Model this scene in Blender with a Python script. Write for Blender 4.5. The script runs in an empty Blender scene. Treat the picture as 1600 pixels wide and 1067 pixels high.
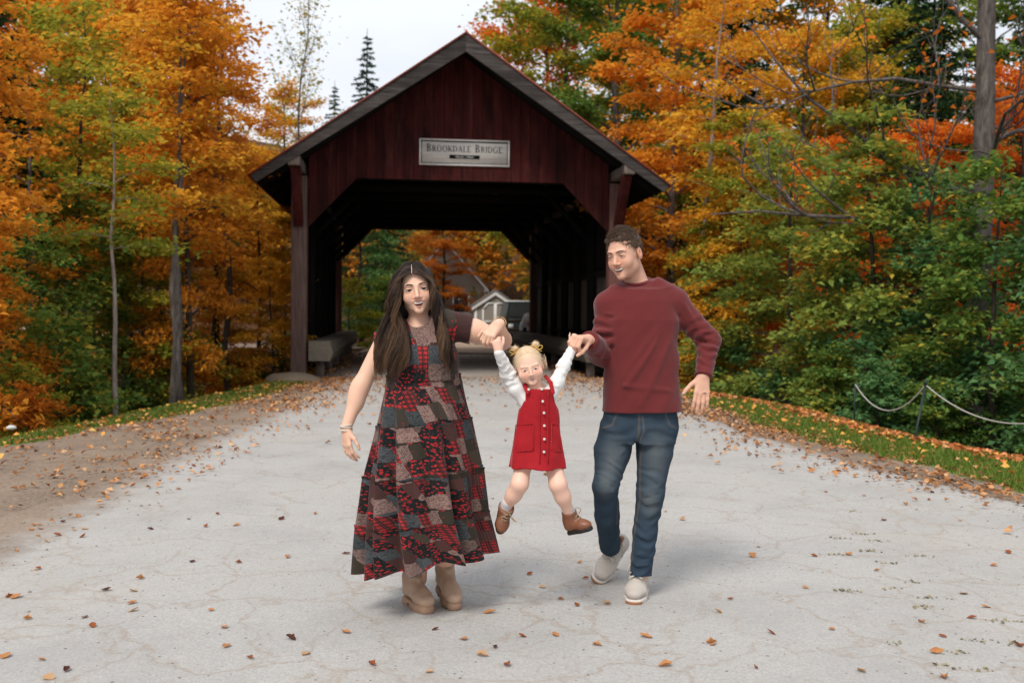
import bpy, math, random, time
import numpy as np
from mathutils import Matrix, Vector
T0 = time.time()
SC = bpy.context.scene
COL = SC.collection
rad = math.radians

# ------------------------------------------------------------------ camera
FPX = 35 / 36 * 1600
PITCH = math.atan((533.5 - 491.5) / FPX)
CAM_M = Matrix.Rotation(math.pi / 2 - PITCH, 3, 'X') @ Matrix.Rotation(rad(0.6), 3, 'Z')
CAM_C = Vector((0, 0, 1.41))
cam = bpy.data.cameras.new('camera')
cam.lens = 35; cam.sensor_width = 36; cam.clip_end = 2000; cam.clip_start = 0.05
cam.dof.use_dof = True; cam.dof.focus_distance = 4.66; cam.dof.aperture_fstop = 3.2
cam_o = bpy.data.objects.new('camera', cam); COL.objects.link(cam_o)
cam_o.matrix_world = Matrix.Translation(CAM_C) @ CAM_M.to_4x4()
SC.camera = cam_o

# ------------------------------------------------------------------ sky (even overcast) and soft sun
W = bpy.data.worlds.new('World'); SC.world = W; W.use_nodes = True
nt = W.node_tree; nt.nodes.clear()
out = nt.nodes.new('ShaderNodeOutputWorld'); bg = nt.nodes.new('ShaderNodeBackground')
sky = nt.nodes.new('ShaderNodeTexSky'); sky.sky_type = 'NISHITA'; sky.sun_disc = False
SUN_EL, SUN_AZ = 52, 205
sky.sun_elevation = rad(SUN_EL); sky.sun_rotation = rad(SUN_AZ)
sky.air_density = 1.0; sky.dust_density = 4.0
tc = nt.nodes.new('ShaderNodeTexCoord'); mp = nt.nodes.new('ShaderNodeMapping')
mp.inputs['Scale'].default_value = (1, 1, 2.2)
noi = nt.nodes.new('ShaderNodeTexNoise'); noi.inputs['Scale'].default_value = 2.2; noi.inputs['Detail'].default_value = 5
rmp = nt.nodes.new('ShaderNodeValToRGB')
rmp.color_ramp.elements[0].position = 0.3; rmp.color_ramp.elements[0].color = (7.3, 7.75, 8.5, 1)
rmp.color_ramp.elements[1].position = 0.72; rmp.color_ramp.elements[1].color = (10.0, 10.3, 10.8, 1)
mix = nt.nodes.new('ShaderNodeMix'); mix.data_type = 'RGBA'; mix.inputs[0].default_value = 0.9
nt.links.new(tc.outputs['Generated'], mp.inputs[0]); nt.links.new(mp.outputs[0], noi.inputs['Vector'])
nt.links.new(noi.outputs['Fac'], rmp.inputs[0]); nt.links.new(sky.outputs[0], mix.inputs[6]); nt.links.new(rmp.outputs[0], mix.inputs[7])
nt.links.new(mix.outputs[2], bg.inputs['Color']); bg.inputs['Strength'].default_value = 0.064
nt.links.new(bg.outputs[0], out.inputs[0])
sun = bpy.data.lights.new('sun', 'SUN'); sun.energy = 1.5; sun.angle = rad(18); sun.color = (1, 0.945, 0.86)
sun_o = bpy.data.objects.new('sun', sun); COL.objects.link(sun_o)
_d = Vector((math.sin(rad(SUN_AZ)) * math.cos(rad(SUN_EL)), math.cos(rad(SUN_AZ)) * math.cos(rad(SUN_EL)), math.sin(rad(SUN_EL))))
sun_o.rotation_euler = _d.to_track_quat('Z', 'Y').to_euler()
vs = SC.view_settings; vs.view_transform = 'Standard'; vs.look = 'None'; vs.exposure = 0.8; vs.gamma = 1; vs.use_curve_mapping = False
SC.cycles.max_bounces = 6; SC.cycles.diffuse_bounces = 3; SC.cycles.transmission_bounces = 4; SC.cycles.transparent_max_bounces = 4
SC.cycles.use_denoising = True; SC.cycles.caustics_reflective = False; SC.cycles.caustics_refractive = False

# ------------------------------------------------------------------ helpers
def ray(px, py): return CAM_M @ Vector(((px - 800) / FPX, -(py - 533.5) / FPX, -1))
def P(px, py, dep): return CAM_C + ray(px, py) * dep
def G(px, py, z=0.0):
    d = ray(px, py); return CAM_C + d * ((z - CAM_C.z) / d.z)

def mesh_np(name, V, F, smooth=False):
    """V (n,3), F (m,k) numpy, or list of such F arrays."""
    me = bpy.data.meshes.new(name)
    V = np.asarray(V, dtype=np.float32)
    Fs = F if isinstance(F, list) else [F]
    Fs = [np.asarray(f, dtype=np.int32) for f in Fs if len(f)]
    nl = sum(f.size for f in Fs); nf = sum(len(f) for f in Fs)
    me.vertices.add(len(V)); me.vertices.foreach_set('co', V.ravel())
    me.loops.add(nl); me.polygons.add(nf)
    me.loops.foreach_set('vertex_index', np.concatenate([f.ravel() for f in Fs]))
    tot = np.concatenate([np.full(len(f), f.shape[1], np.int32) for f in Fs])
    me.polygons.foreach_set('loop_start', np.concatenate([[0], np.cumsum(tot)[:-1]]).astype(np.int32))
    if smooth: me.polygons.foreach_set('use_smooth', np.ones(nf, bool))
    me.update(calc_edges=True)
    return me

def attr_f(me, name, dom, data):
    a = me.attributes.new(name, 'FLOAT', dom); a.data.foreach_set('value', np.asarray(data, np.float32))
def attr_c(me, name, rgb):
    a = me.attributes.new(name, 'FLOAT_COLOR', 'POINT')
    c = np.ones((len(rgb), 4), np.float32); c[:, :3] = rgb; a.data.foreach_set('color', c.ravel())

def obj(name, me, mat=None, parent=None, label=None, cat=None, group=None, kind=None, loc=None, rot=None):
    o = bpy.data.objects.new(name, me); COL.objects.link(o)
    if mat is not None and me is not None and len(me.materials) == 0: me.materials.append(mat)
    if parent is not None: o.parent = parent
    if loc is not None: o.location = loc
    if rot is not None: o.rotation_euler = rot
    if label: o['label'] = label
    if cat: o['category'] = cat
    if group: o['group'] = group
    if kind: o['kind'] = kind
    return o
def empty(name, loc, rz=0, **k):
    o = obj(name, None, **k); o.location = loc; o.rotation_euler = (0, 0, rz); o.empty_display_size = 0.2; return o

def box_vf(x0, x1, y0, y1, z0, z1):
    V = [(x0, y0, z0), (x1, y0, z0), (x1, y1, z0), (x0, y1, z0), (x0, y0, z1), (x1, y0, z1), (x1, y1, z1), (x0, y1, z1)]
    F = [(0, 3, 2, 1), (4, 5, 6, 7), (0, 1, 5, 4), (1, 2, 6, 5), (2, 3, 7, 6), (3, 0, 4, 7)]
    return V, F
def box(name, x0, x1, y0, y1, z0, z1, mat, parent=None, bevel=0.0, **k):
    V, F = box_vf(x0, x1, y0, y1, z0, z1)
    me = mesh_np(name, V, np.array(F))
    o = obj(name, me, mat, parent, **k)
    if bevel:
        m = o.modifiers.new('bevel', 'BEVEL'); m.width = bevel; m.segments = 2
    return o
def bar(name, a, b, w, h, mat, parent=None, up=(0, 0, 1), bevel=0.0, **k):
    """square timber from a to b, w across, h in the direction closest to up"""
    a, b = Vector(a), Vector(b); d = (b - a).normalized(); s = d.cross(Vector(up)).normalized(); u = s.cross(d)
    V = []
    for p in (a, b):
        for i, j in ((-1, -1), (1, -1), (1, 1), (-1, 1)): V.append(tuple(p + s * (i * w / 2) + u * (j * h / 2)))
    F = [(0, 1, 2, 3), (7, 6, 5, 4), (0, 4, 5, 1), (1, 5, 6, 2), (2, 6, 7, 3), (3, 7, 4, 0)]
    o = obj(name, mesh_np(name, V, np.array(F)), mat, parent, **k)
    if bevel:
        m = o.modifiers.new('bevel', 'BEVEL'); m.width = bevel; m.segments = 2
    return o
def prism(name, poly, y0, y1, mat, parent=None, **k):
    """poly in (x,z) extruded along y"""
    n = len(poly)
    V = [(x, y0, z) for x, z in poly] + [(x, y1, z) for x, z in poly]
    side = [(i, i + n, (i + 1) % n + n, (i + 1) % n) for i in range(n)]
    me = bpy.data.meshes.new(name)
    me.from_pydata(V, [], [tuple(range(n)), tuple(reversed(range(n, 2 * n)))] + side); me.update()
    return obj(name, me, mat, parent, **k)
class Tubes:
    def __init__(s): s.V = []; s.F = []; s.C = []; s.n = 0
    def add(s, pts, radii, sides=6, cap=True):
        pts = np.asarray(pts, float); n = len(pts); radii = np.broadcast_to(np.asarray(radii, float), (n,))
        t = np.gradient(pts, axis=0); t /= np.linalg.norm(t, axis=1, keepdims=True) + 1e-9
        ref = np.array([0, 0, 1.0]) if abs(t[0][2]) < 0.9 else np.array([1.0, 0, 0])
        a = np.cross(t, ref); a /= np.linalg.norm(a, axis=1, keepdims=True) + 1e-9
        b = np.cross(t, a); th = np.linspace(0, 2 * np.pi, sides, endpoint=False)
        ring = pts[:, None] + radii[:, None, None] * (a[:, None] * np.cos(th)[None, :, None] + b[:, None] * np.sin(th)[None, :, None])
        s.V.append(ring.reshape(-1, 3)); i = np.arange(n - 1)[:, None] * sides; j = np.arange(sides)[None]; j2 = (j + 1) % sides
        q = np.stack([i + j, i + j2, i + sides + j2, i + sides + j], -1).reshape(-1, 4) + s.n
        s.F.append(q); base = s.n; s.n += n * sides
        if cap:
            k = np.arange(sides); k2 = (k + 1) % sides
            for e in (0, n - 1):
                s.V.append(pts[e][None]); st = base + e * sides; c = np.full(sides, s.n); s.n += 1
                s.C.append(np.stack([st + k, st + k2, c] if e else [st + k2, st + k, c], 1))
    def mesh(s, name, smooth=True):
        F = [np.concatenate(s.F)]
        if s.C: F.append(np.concatenate(s.C))
        return mesh_np(name, np.concatenate(s.V), F, smooth)

# numpy value noise
def _hash(i, j, k, seed):
    h = (i * 374761393 + j * 668265263 + k * 2147483647 + seed * 974634777) & 0xffffffff
    h = ((h ^ (h >> 13)) * 1274126177) & 0xffffffff
    return ((h ^ (h >> 16)) & 0xffff) / 65535.0
def vnoise(p, seed=0):
    p = np.asarray(p, np.float64); i = np.floor(p).astype(np.int64); f = p - i; f = f * f * (3 - 2 * f); r = 0
    for a in (0, 1):
        for b in (0, 1):
            for c in (0, 1):
                w = (f[..., 0] if a else 1 - f[..., 0]) * (f[..., 1] if b else 1 - f[..., 1]) * (f[..., 2] if c else 1 - f[..., 2])
                r = r + w * _hash(i[..., 0] + a, i[..., 1] + b, i[..., 2] + c, seed)
    return r
def fbm(p, oct=4, seed=0):
    p = np.asarray(p, float); s = 0; a = 0.5
    for o in range(oct): s = s + a * vnoise(p * 2 ** o, seed + o); a *= 0.5
    return s
def sm(x): x = np.clip(x, 0, 1); return x * x * (3 - 2 * x)

# ------------------------------------------------------------------ material helper
class N:
    """small node-graph builder"""
    def __init__(s, name):
        s.m = bpy.data.materials.new(name); s.m.use_nodes = True; s.t = s.m.node_tree; s.t.nodes.clear()
        s.out = s.t.nodes.new('ShaderNodeOutputMaterial')
    def nd(s, typ, **inp):
        n = s.t.nodes.new('ShaderNode' + typ)
        for k, v in inp.items():
            if k.startswith('_'): setattr(n, k[1:], v); continue
            key = int(k[1:]) if k[0] == 'i' and k[1:].isdigit() else k.replace('_', ' ')
            s.set(n.inputs[key], v)
        return n
    def set(s, sock, v):
        if isinstance(v, bpy.types.NodeSocket): s.t.links.new(v, sock)
        elif isinstance(v, tuple) and sock.type == 'RGBA' and len(v) == 3: sock.default_value = (*v, 1)
        else: sock.default_value = v
    def coord(s, kind='Object', scale=(1, 1, 1), rot=(0, 0, 0)):
        c = s.nd('TexCoord'); m = s.nd('Mapping', Vector=c.outputs[kind], Scale=scale, Rotation=rot); return m.outputs[0]
    def noise(s, vec, scale, detail=4, rough=0.55, dist=0): return s.nd('TexNoise', Vector=vec, Scale=scale, Detail=detail, Roughness=rough, Distortion=dist).outputs['Fac']
    def ramp(s, fac, stops, interp='LINEAR'):
        n = s.nd('ValToRGB', Fac=fac); r = n.color_ramp; r.interpolation = interp
        while len(r.elements) < len(stops): r.elements.new(0.5)
        for e, (p, c) in zip(r.elements, stops):
            e.position = p; e.color = (*c, 1) if isinstance(c, tuple) else (c, c, c, 1)
        return n.outputs[0]
    def mix(s, fac, a, b, blend='MIX'):
        n = s.nd('Mix', _data_type='RGBA', _blend_type=blend); s.set(n.inputs[0], fac); s.set(n.inputs[6], a); s.set(n.inputs[7], b); return n.outputs[2]
    def math(s, op, a, b=0.0, c=None):
        n = s.nd('Math', _operation=op); s.set(n.inputs[0], a); s.set(n.inputs[1], b)
        if c is not None: s.set(n.inputs[2], c)
        return n.outputs[0]
    def attr(s, name, out='Fac'): return s.nd('Attribute', _attribute_name=name).outputs[out]
    def orand(s): return s.nd('ObjectInfo').outputs['Random']
    def bump(s, h, strength=0.3, dist=0.01): return s.nd('Bump', Height=h, Strength=strength, Distance=dist).outputs[0]
    def done(s, col, rough=0.8, normal=None, spec=0.3, metal=0.0, **k):
        b = s.nd('BsdfPrincipled'); s.set(b.inputs['Base Color'], col); s.set(b.inputs['Roughness'], rough)
        s.set(b.inputs['Specular IOR Level'], spec); s.set(b.inputs['Metallic'], metal)
        if normal is not None: s.set(b.inputs['Normal'], normal)
        for kk, v in k.items(): s.set(b.inputs[kk.replace('_', ' ')], v)
        s.t.links.new(b.outputs[0], s.out.inputs[0]); return s.m

def mat_plain(name, c, rough=0.7, var=0.15, scale=8, spec=0.3, bump=0.0):
    n = N(name); v = n.coord(); f = n.noise(v, scale, 5)
    col = n.mix(f, tuple(x * (1 - var) for x in c), tuple(min(1, x * (1 + var)) for x in c))
    return n.done(col, rough, n.bump(f, bump) if bump else None, spec)
def mat_wood(name, c, dark, axis='z', grain=0.5, rough=0.85, spec=0.15, red=None, stain=0.0):
    n = N(name); sc = {'x': (0.6, 9, 9), 'y': (9, 0.6, 9), 'z': (9, 9, 0.6)}[axis]
    v = n.coord('Object', sc); r = n.orand()
    off = n.nd('VectorMath', _operation='ADD', i0=v); cmb = n.nd('CombineXYZ', X=n.math('MULTIPLY', r, 37.0), Y=n.math('MULTIPLY', r, 91.0), Z=n.math('MULTIPLY', r, 17.0))
    n.set(off.inputs[1], cmb.outputs[0]); v = off.outputs[0]
    g = n.noise(v, 2.5, 6, 0.65, 0.4); big = n.noise(v, 0.35, 3)
    col = n.mix(n.ramp(g, [(0.3, 0.0), (0.72, 1.0)]), dark, c)
    if red is not None: col = n.mix(n.ramp(big, [(0.42, 0.0), (0.6, 1.0)]), col, red)
    col = n.mix(n.math('MULTIPLY', n.ramp(big, [(0.45, 0.0), (0.75, 1.0)]), grain), col, dark)
    if stain:
        sv = n.coord('Object', (1.3, 1.3, .45)); col = n.mix(n.math('MULTIPLY', n.ramp(n.noise(sv, 1.6, 6, .7), [(0.42, 0.0), (0.66, 1.0)]), stain), col, tuple(x * .55 for x in dark))
        col = n.mix(n.math('MULTIPLY', n.ramp(n.noise(n.coord('Object', (6, 6, .8)), 1.4, 5, .7), [(0.55, 0.0), (0.75, 1.0)]), stain * .5), col, (.16, .05, .045))
    sh = n.math('MULTIPLY_ADD', r, 0.5, 0.72)
    hsv = n.nd('HueSaturation', Color=col, Value=sh)
    return n.done(hsv.outputs[0], rough, n.bump(g, 0.35, 0.004), spec)
# ================================================================== ground
_yl = np.array([-20, 0, 7, 10.6, 14.2, 20.4, 21.6]); _xl = np.array([-9, -7.2, -5.9, -5.5, -5.1, -4.75, -4.3])
_yr = np.array([-20, 0, 7, 10.1, 11.5, 15.5, 18.6, 21.6]); _xr = np.array([9.5, 8, 6.2, 5.15, 4.75, 4.4, 3.6, 3.3])
def edgeL(y): return np.interp(y, _yl, _xl)
def edgeR(y): return np.interp(y, _yr, _xr)
_ay = np.array([-20, 4, 6, 8, 10.7, 13.5, 21.6]); _axl = np.array([-3.4, -2.95, -3.05, -3.15, -3.3, -3.3, -3.6])
_by = np.array([-20, 4, 7.5, 9.5, 12, 15, 18, 23]); _bxr = np.array([5.2, 4.7, 3.9, 3.15, 2.75, 2.5, 2.3, 2.4])
def roadL(y): return np.interp(y, _ay, _axl)
def roadR(y): return np.interp(y, _by, _bxr)
BR_A = Vector((-4.597, 21.484, 0)); BR_YAW = rad(6.54)
BR_AX = np.array([-math.sin(BR_YAW), math.cos(BR_YAW)]); BR_RT = np.array([math.cos(BR_YAW), math.sin(BR_YAW)])
def bridge_uv(x, y):
    dx, dy = x - BR_A.x, y - BR_A.y
    return dx * BR_RT[0] + dy * BR_RT[1], dx * BR_AX[0] + dy * BR_AX[1]
def height(x, y):
    x = np.asarray(x, float); y = np.asarray(y, float)
    u, v = bridge_uv(x, y)
    d = np.maximum(np.maximum(edgeL(y) - x, x - edgeR(y)), v - 0.6)
    d2 = 13.0 - v
    g = np.minimum(sm((d + 0.15) / 3.2), sm(d2 / 2.4))
    n = fbm(np.stack([x * 0.35, y * 0.35, 0 * x], -1), 3, 5) - 0.45
    h = -1.75 * g + n * 0.5 * np.clip(g * 3, 0, 1) - 0.18 * sm(d / 1.2) * (g < .5) * 0
    far = np.clip(v - 30, 0, None)
    h = h + 0.2 * far + 0.9 * n * np.clip(far / 10, 0, 1)
    side = np.clip(np.abs(x) - 15, 0, None); h = h + side * 0.16
    return h
def axis_pts(segs):
    r = []
    for a, b, s in segs: r.append(np.arange(a, b, s))
    return np.concatenate(r + [[segs[-1][1]]])
gx = axis_pts([(-150, -30, 6), (-30, -8, 0.7), (-8, 8, 0.16), (8, 30, 0.7), (30, 150, 6)])
gy = axis_pts([(-40, 0, 2), (0, 24, 0.18), (24, 50, 0.6), (50, 190, 5)])
X, Y = np.meshgrid(gx, gy, indexing='ij'); Z = height(X, Y)
nx, ny = X.shape
idx = np.arange(nx * ny).reshape(nx, ny)
F = np.stack([idx[:-1, :-1], idx[1:, :-1], idx[1:, 1:], idx[:-1, 1:]], -1).reshape(-1, 4)
fine = fbm(np.stack([X * 2.2, Y * 2.2, 0 * X], -1), 4, 9) - 0.47
Z2 = Z + fine * 0.035 * (X < roadL(Y) - .1) + fine * 0.035 * (X > roadR(Y) + .1) - 0.012
terr = mesh_np('ground', np.stack([X, Y, Z2], -1).reshape(-1, 3), F, True)
# grass cover: strip along both verges, far banks grow dark litter
def cover(x, y):
    u, v = bridge_uv(x, y)
    n = fbm(np.stack([x * 1.1, y * 1.1, 0 * x], -1), 3, 21) - 0.45
    gl = sm((edgeL(y) + np.interp(y, [5, 9, 10.6, 14, 18, 20, 21], [.3, .35, .55, 0.9, 0.95, 0.7, 0.3]) + n * 0.7 - x) / 0.35)
    rw = np.interp(y, [0, 8, 10, 13, 16, 19, 21], [2.4, 1.75, 1.6, 1.5, 1.3, 0.8, 0.0])
    gr = sm((x - (edgeR(y) - rw) - n * 0.8) / 0.4)
    lim = sm((1.6 - (edgeL(y) - x)) / 0.8) * sm((1.3 - (x - edgeR(y))) / 0.8) * sm((0.3 - v) / 0.4)
    return np.maximum(gl, gr) * lim
GR = cover(X, Y)
u_, v_ = bridge_uv(X, Y)
LIT = np.maximum(sm((edgeL(Y) - X - 0.6) / 1.5), sm((X - edgeR(Y) - 0.5) / 1.5))
LIT = np.maximum(LIT, sm((v_ - 0.5) / 1.0)); 
attr_f(terr, 'grass', 'POINT', GR.ravel()); attr_f(terr, 'litter', 'POINT', LIT.ravel())

DIRT_A, DIRT_B = (0.140, 0.090, 0.058), (0.245, 0.168, 0.115)
def ground_dirt(n):
    v = n.coord('Object'); a = n.noise(v, 1.3, 6, 0.6); b = n.noise(v, 38, 3, 0.7)
    c = n.mix(n.ramp(a, [(0.35, 0.0), (0.65, 1.0)]), DIRT_A, DIRT_B)
    return n.mix(n.ramp(b, [(0.3, 0.0), (0.75, 0.8)]), c, (0.34, 0.285, 0.235)), a, b
n = N('ground_earth'); dcol, a_, b_ = ground_dirt(n)
gcol = n.mix(a_, (0.075, 0.13, 0.022), (0.15, 0.20, 0.04))
lcol = n.mix(n.ramp(n.noise(n.coord('Object'), 7, 5, 0.7), [(0.35, 0.0), (0.7, 1.0)]), (0.022, 0.017, 0.011), (0.15, 0.062, 0.026))
gm = n.ramp(n.math('ADD', n.attr('grass'), n.math('MULTIPLY_ADD', b_, 0.5, -0.25)), [(0.35, 0.0), (0.65, 1.0)])
c = n.mix(gm, dcol, gcol); c = n.mix(n.attr('litter'), c, lcol)
M_GROUND = n.done(c, 0.95, n.bump(b_, 0.6, 0.02), 0.1)
obj('ground', terr, M_GROUND, kind='structure')

# road sheet: worn pale asphalt
ry = axis_pts([(-20, 2, 0.8), (2, 22.6, 0.12)]); rt_ = np.linspace(0, 1, 56)
RX = np.zeros((len(rt_), len(ry))); RY = np.zeros_like(RX)
wob = lambda y, s: (fbm(np.stack([y * 0.9, 0 * y, 0 * y + s], -1), 4, 3) - 0.47) * 0.6
Lr = roadL(ry) - 0.45 + wob(ry, 1.3); Rr = roadR(ry) + 0.3 + wob(ry, 7.7)
for i, t in enumerate(rt_): RX[i] = Lr + (Rr - Lr) * t; RY[i] = ry
RZ = np.full_like(RX, 0.004) + 0.02 * (fbm(np.stack([RX * 0.5, RY * 0.5, 0 * RX], -1), 2, 40) - 0.45) * 0
ne = len(rt_)
edge = np.maximum(sm((roadL(RY) + 0.65 - RX) / 1.0), sm((RX - roadR(RY) + 0.35) / 0.9))
u_, v_ = bridge_uv(RX, RY); edge = np.maximum(edge, sm((v_ + 3.0) / 4.5) * 0.65)
RZ[0] = -0.03; RZ[-1] = -0.03
idx = np.arange(RX.size).reshape(RX.shape)
F = np.stack([idx[:-1, :-1], idx[1:, :-1], idx[1:, 1:], idx[:-1, 1:]], -1).reshape(-1, 4)
road = mesh_np('road', np.stack([RX, RY, RZ], -1).reshape(-1, 3), F, True); attr_f(road, 'dirt', 'POINT', edge.ravel())
n = N('worn_asphalt'); v = n.coord('Object'); dcol, a_, b_ = ground_dirt(n)
fine = n.noise(v, 85, 2, 0.8); mid = n.noise(v, 1.1, 5, 0.6); patch = n.noise(v, 0.45, 4)
grey = n.mix(n.ramp(fine, [(0.32, 0.0), (0.68, 1.0)]), (0.345, 0.333, 0.318), (0.485, 0.468, 0.448))
vor = n.nd('TexVoronoi', Vector=v, Scale=130.0); spk = n.ramp(vor.outputs['Distance'], [(0.02, 1.0), (0.2, 0.0)])
spk2 = n.math('MULTIPLY', spk, n.ramp(n.nd('TexVoronoi', Vector=v, Scale=130.0).outputs['Color'], [(0.82, 0.0), (0.9, 0.6)]))
grey = n.mix(spk2, grey, (0.07, 0.065, 0.06))
grey = n.mix(n.math('MULTIPLY', n.ramp(mid, [(0.4, 0.0), (0.75, 1.0)]), 0.25), grey, (0.34, 0.32, 0.30))
# wandering cracks filled with sand
wv = n.nd('VectorMath', _operation='ADD', i0=v); nn = n.nd('TexNoise', Vector=v, Scale=2.3, Detail=4.0)
sc_ = n.nd('VectorMath', _operation='SCALE', i0=nn.outputs['Color']); sc_.inputs['Scale'].default_value = 0.6; n.set(wv.inputs[1], sc_.outputs[0])
cr = n.nd('TexVoronoi', _feature='DISTANCE_TO_EDGE', Vector=wv.outputs[0], Scale=1.7).outputs['Distance']
cr2 = n.nd('TexVoronoi', _feature='DISTANCE_TO_EDGE', Vector=wv.outputs[0], Scale=3.9).outputs['Distance']
k1 = n.ramp(n.math('ADD', cr, n.math('MULTIPLY_ADD', n.noise(v, 16, 4, 0.7), 0.07, -0.03)), [(0.006, 1.0), (0.042, 0.0)])
k2 = n.ramp(n.math('ADD', cr2, n.math('MULTIPLY_ADD', n.noise(v, 18, 4, 0.7), 0.1, -0.04)), [(0.006, 0.8), (0.045, 0.0)])
k2 = n.math('MULTIPLY', k2, n.ramp(patch, [(0.36, 0.1), (0.55, 1.0)]))
kk = n.math('MULTIPLY', n.math('MAXIMUM', k1, k2), n.ramp(n.noise(v, 0.7, 3), [(0.28, 0.3), (0.5, 1.0)]))
kk = n.math('MULTIPLY', kk, n.ramp(n.noise(v, 38, 4, 0.8), [(0.34, 0.05), (0.62, 1.0)]))
col = n.mix(n.math('MULTIPLY', n.ramp(n.noise(v, 0.9, 6, 0.65), [(0.45, 0.0), (0.62, 1.0)]), 0.30), grey, (0.27, 0.265, 0.26))
col = n.mix(n.math('MULTIPLY', n.ramp(n.noise(v, 0.5, 4, 0.6), [(0.5, 0.0), (0.7, 1.0)]), 0.35), col, (0.42, 0.375, 0.32))
col = n.mix(n.math('MULTIPLY', kk, .78), col, (0.325, 0.262, 0.205))
v5 = n.nd('TexVoronoi', Vector=v, Scale=38.0); p5 = n.nd('SeparateColor', Color=v5.outputs['Color'])
sp5 = n.math('MULTIPLY', n.math('LESS_THAN', v5.outputs['Distance'], n.math('MULTIPLY', p5.outputs[1], .28)), n.math('GREATER_THAN', p5.outputs[0], .86))
col = n.mix(n.math('MULTIPLY', sp5, .75), col, (0.075, 0.06, 0.05))
dm = n.ramp(n.math('ADD', n.attr('dirt'), n.math('MULTIPLY_ADD', n.noise(v, 3.0, 6, 0.7), 1.0, -0.5)), [(0.30, 0.0), (0.85, 1.0)])
col = n.mix(dm, col, dcol)
hh = n.math('ADD', fine, n.math('MULTIPLY', kk, -0.6))
M_ROAD = n.done(col, 0.9, n.bump(hh, 0.5, 0.006), 0.2)
obj('road', road, M_ROAD, kind='structure')

# crossroad and lane past the bridge, brook between the banks
def strip(name, pts, w, z, mat):
    pts = np.array(pts, float); t = np.gradient(pts, axis=0); t /= np.linalg.norm(t, axis=1, keepdims=True); nrm = np.stack([-t[:, 1], t[:, 0]], 1)
    V = []
    for p, q in zip(pts, nrm):
        for s in np.linspace(-1, 1, 9): x, y = p + q * s * w / 2; V.append((x, y, float(height(x, y)) + z))
    n_ = len(pts); F = [(i * 9 + j, i * 9 + j + 1, i * 9 + 10 + j, i * 9 + 9 + j) for i in range(n_ - 1) for j in range(8)]
    return obj(name, mesh_np(name, V, np.array(F), True), mat, kind='structure')
n = N('far_asphalt'); v = n.coord('Object'); f1 = n.noise(v, 1.5, 5, 0.7)
c = n.mix(n.ramp(n.noise(v, 6, 5, 0.8), [(0.42, 0.0), (0.6, 1.0)]), (0.36, 0.34, 0.32), (0.42, 0.22, 0.10))
M_FARROAD = n.done(c, 0.9, None, 0.15)
q0 = np.array([BR_A.x, BR_A.y]) + BR_RT * 3.465
strip('crossroad', [(-40 + 4 * i, 40.5 + 0.08 * i) for i in range(20)], 5.0, 0.03, M_FARROAD)
strip('lane', [tuple(q0 + BR_AX * (13.0 + 1.5 * i) + BR_RT * 0.035 * i * i) for i in range(14)], 5.4, 0.05, M_FARROAD)
n = N('brook_water'); v = n.coord('Object'); M_WATER = n.done((0.03, 0.028, 0.02), 0.08, n.bump(n.noise(v, 3, 4), 0.15, 0.05), 0.5)
V = [(-60, 5, -1.62), (60, 5, -1.62), (60, 36, -1.62), (-60, 36, -1.62)]
obj('brook', mesh_np('brook', V, np.array([(0, 1, 2, 3)])), M_WATER, kind='structure')
# ================================================================== covered bridge
M_RED = mat_wood('red_boards', (0.135, 0.024, 0.020), (0.022, 0.009, 0.008), 'z', 0.85, red=(0.085, 0.011, 0.011), stain=.8)
M_GREYZ = mat_wood('weathered_post', (0.25, 0.20, 0.17), (0.10, 0.078, 0.068), 'z', 0.5)
M_POST = mat_wood('faded_red_post', (0.17, 0.12, 0.10), (0.07, 0.036, 0.032), 'z', 0.5, red=(0.17, 0.07, 0.06))
M_BARGE = mat_wood('weathered_barge', (0.115, 0.100, 0.092), (0.022, 0.019, 0.018), 'x', 0.9, stain=.3)
M_RAIL = mat_wood('weathered_rail', (0.20, 0.17, 0.135), (0.10, 0.085, 0.066), 'y', 0.4)
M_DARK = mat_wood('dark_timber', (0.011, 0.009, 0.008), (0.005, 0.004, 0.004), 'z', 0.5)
M_SLAT = mat_wood('dark_slat', (0.14, 0.12, 0.10), (0.06, 0.05, 0.04), 'z', 0.5)
M_ROOF = mat_plain('red_roof_sheet', (0.22, 0.05, 0.035), 0.6, 0.3, 3)
WB, LB = 6.93, 13.2; UC = WB / 2
br = empty('covered_bridge', BR_A, BR_YAW, label='dark red covered wooden bridge with gabled roof spanning the brook', cat='bridge')
RZ0, SL = 7.16, (7.16 - 4.16) / 4.31           # ridge height, roof slope
roof_z = lambda u: RZ0 - SL * abs(u - UC)
rng = random.Random(4)
def open_z(u):
    a = u if u < UC else WB - u
    if a < 0.17: return 3.24
    return 3.24 + (min(a, 1.22) - 0.17) / 1.05 * 1.08
def gable(v0, flip):
    u = 0.19; w0 = 0.205
    while u < WB - 0.2:
        u1 = min(u + w0 * rng.uniform(0.9, 1.1), WB - 0.19)
        if WB - 0.19 - u1 < 0.07: u1 = WB - 0.19
        a, b = u + 0.0035, u1 - 0.0035
        cuts = sorted([a, b] + [c for c in (1.22, UC, WB - 1.22) if a + .005 < c < b - .005])
        poly = [(c, open_z(c)) for c in cuts] + [(c, roof_z(c) - 0.13) for c in reversed(cuts)]
        dy = rng.uniform(0, 0.008)
        prism('siding_board', poly, v0 - 0.028 - dy, v0 - dy, M_RED, br); u = u1
gable(-0.02, 1); gable(LB + 0.05, -1)
# backing so that no sky shows between boards
for v0 in (0.003, LB + 0.06):
    pl = [(0.2, 3.262), (1.23, 4.345), (WB - 1.23, 4.345), (WB - 0.2, 3.262), (WB - 0.2, roof_z(WB - .2) - 0.2), (UC, roof_z(UC) - 0.2), (0.2, roof_z(0.2) - 0.2)]
    prism('gable_backing', pl, v0, v0 + 0.03, M_DARK, br)
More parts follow.
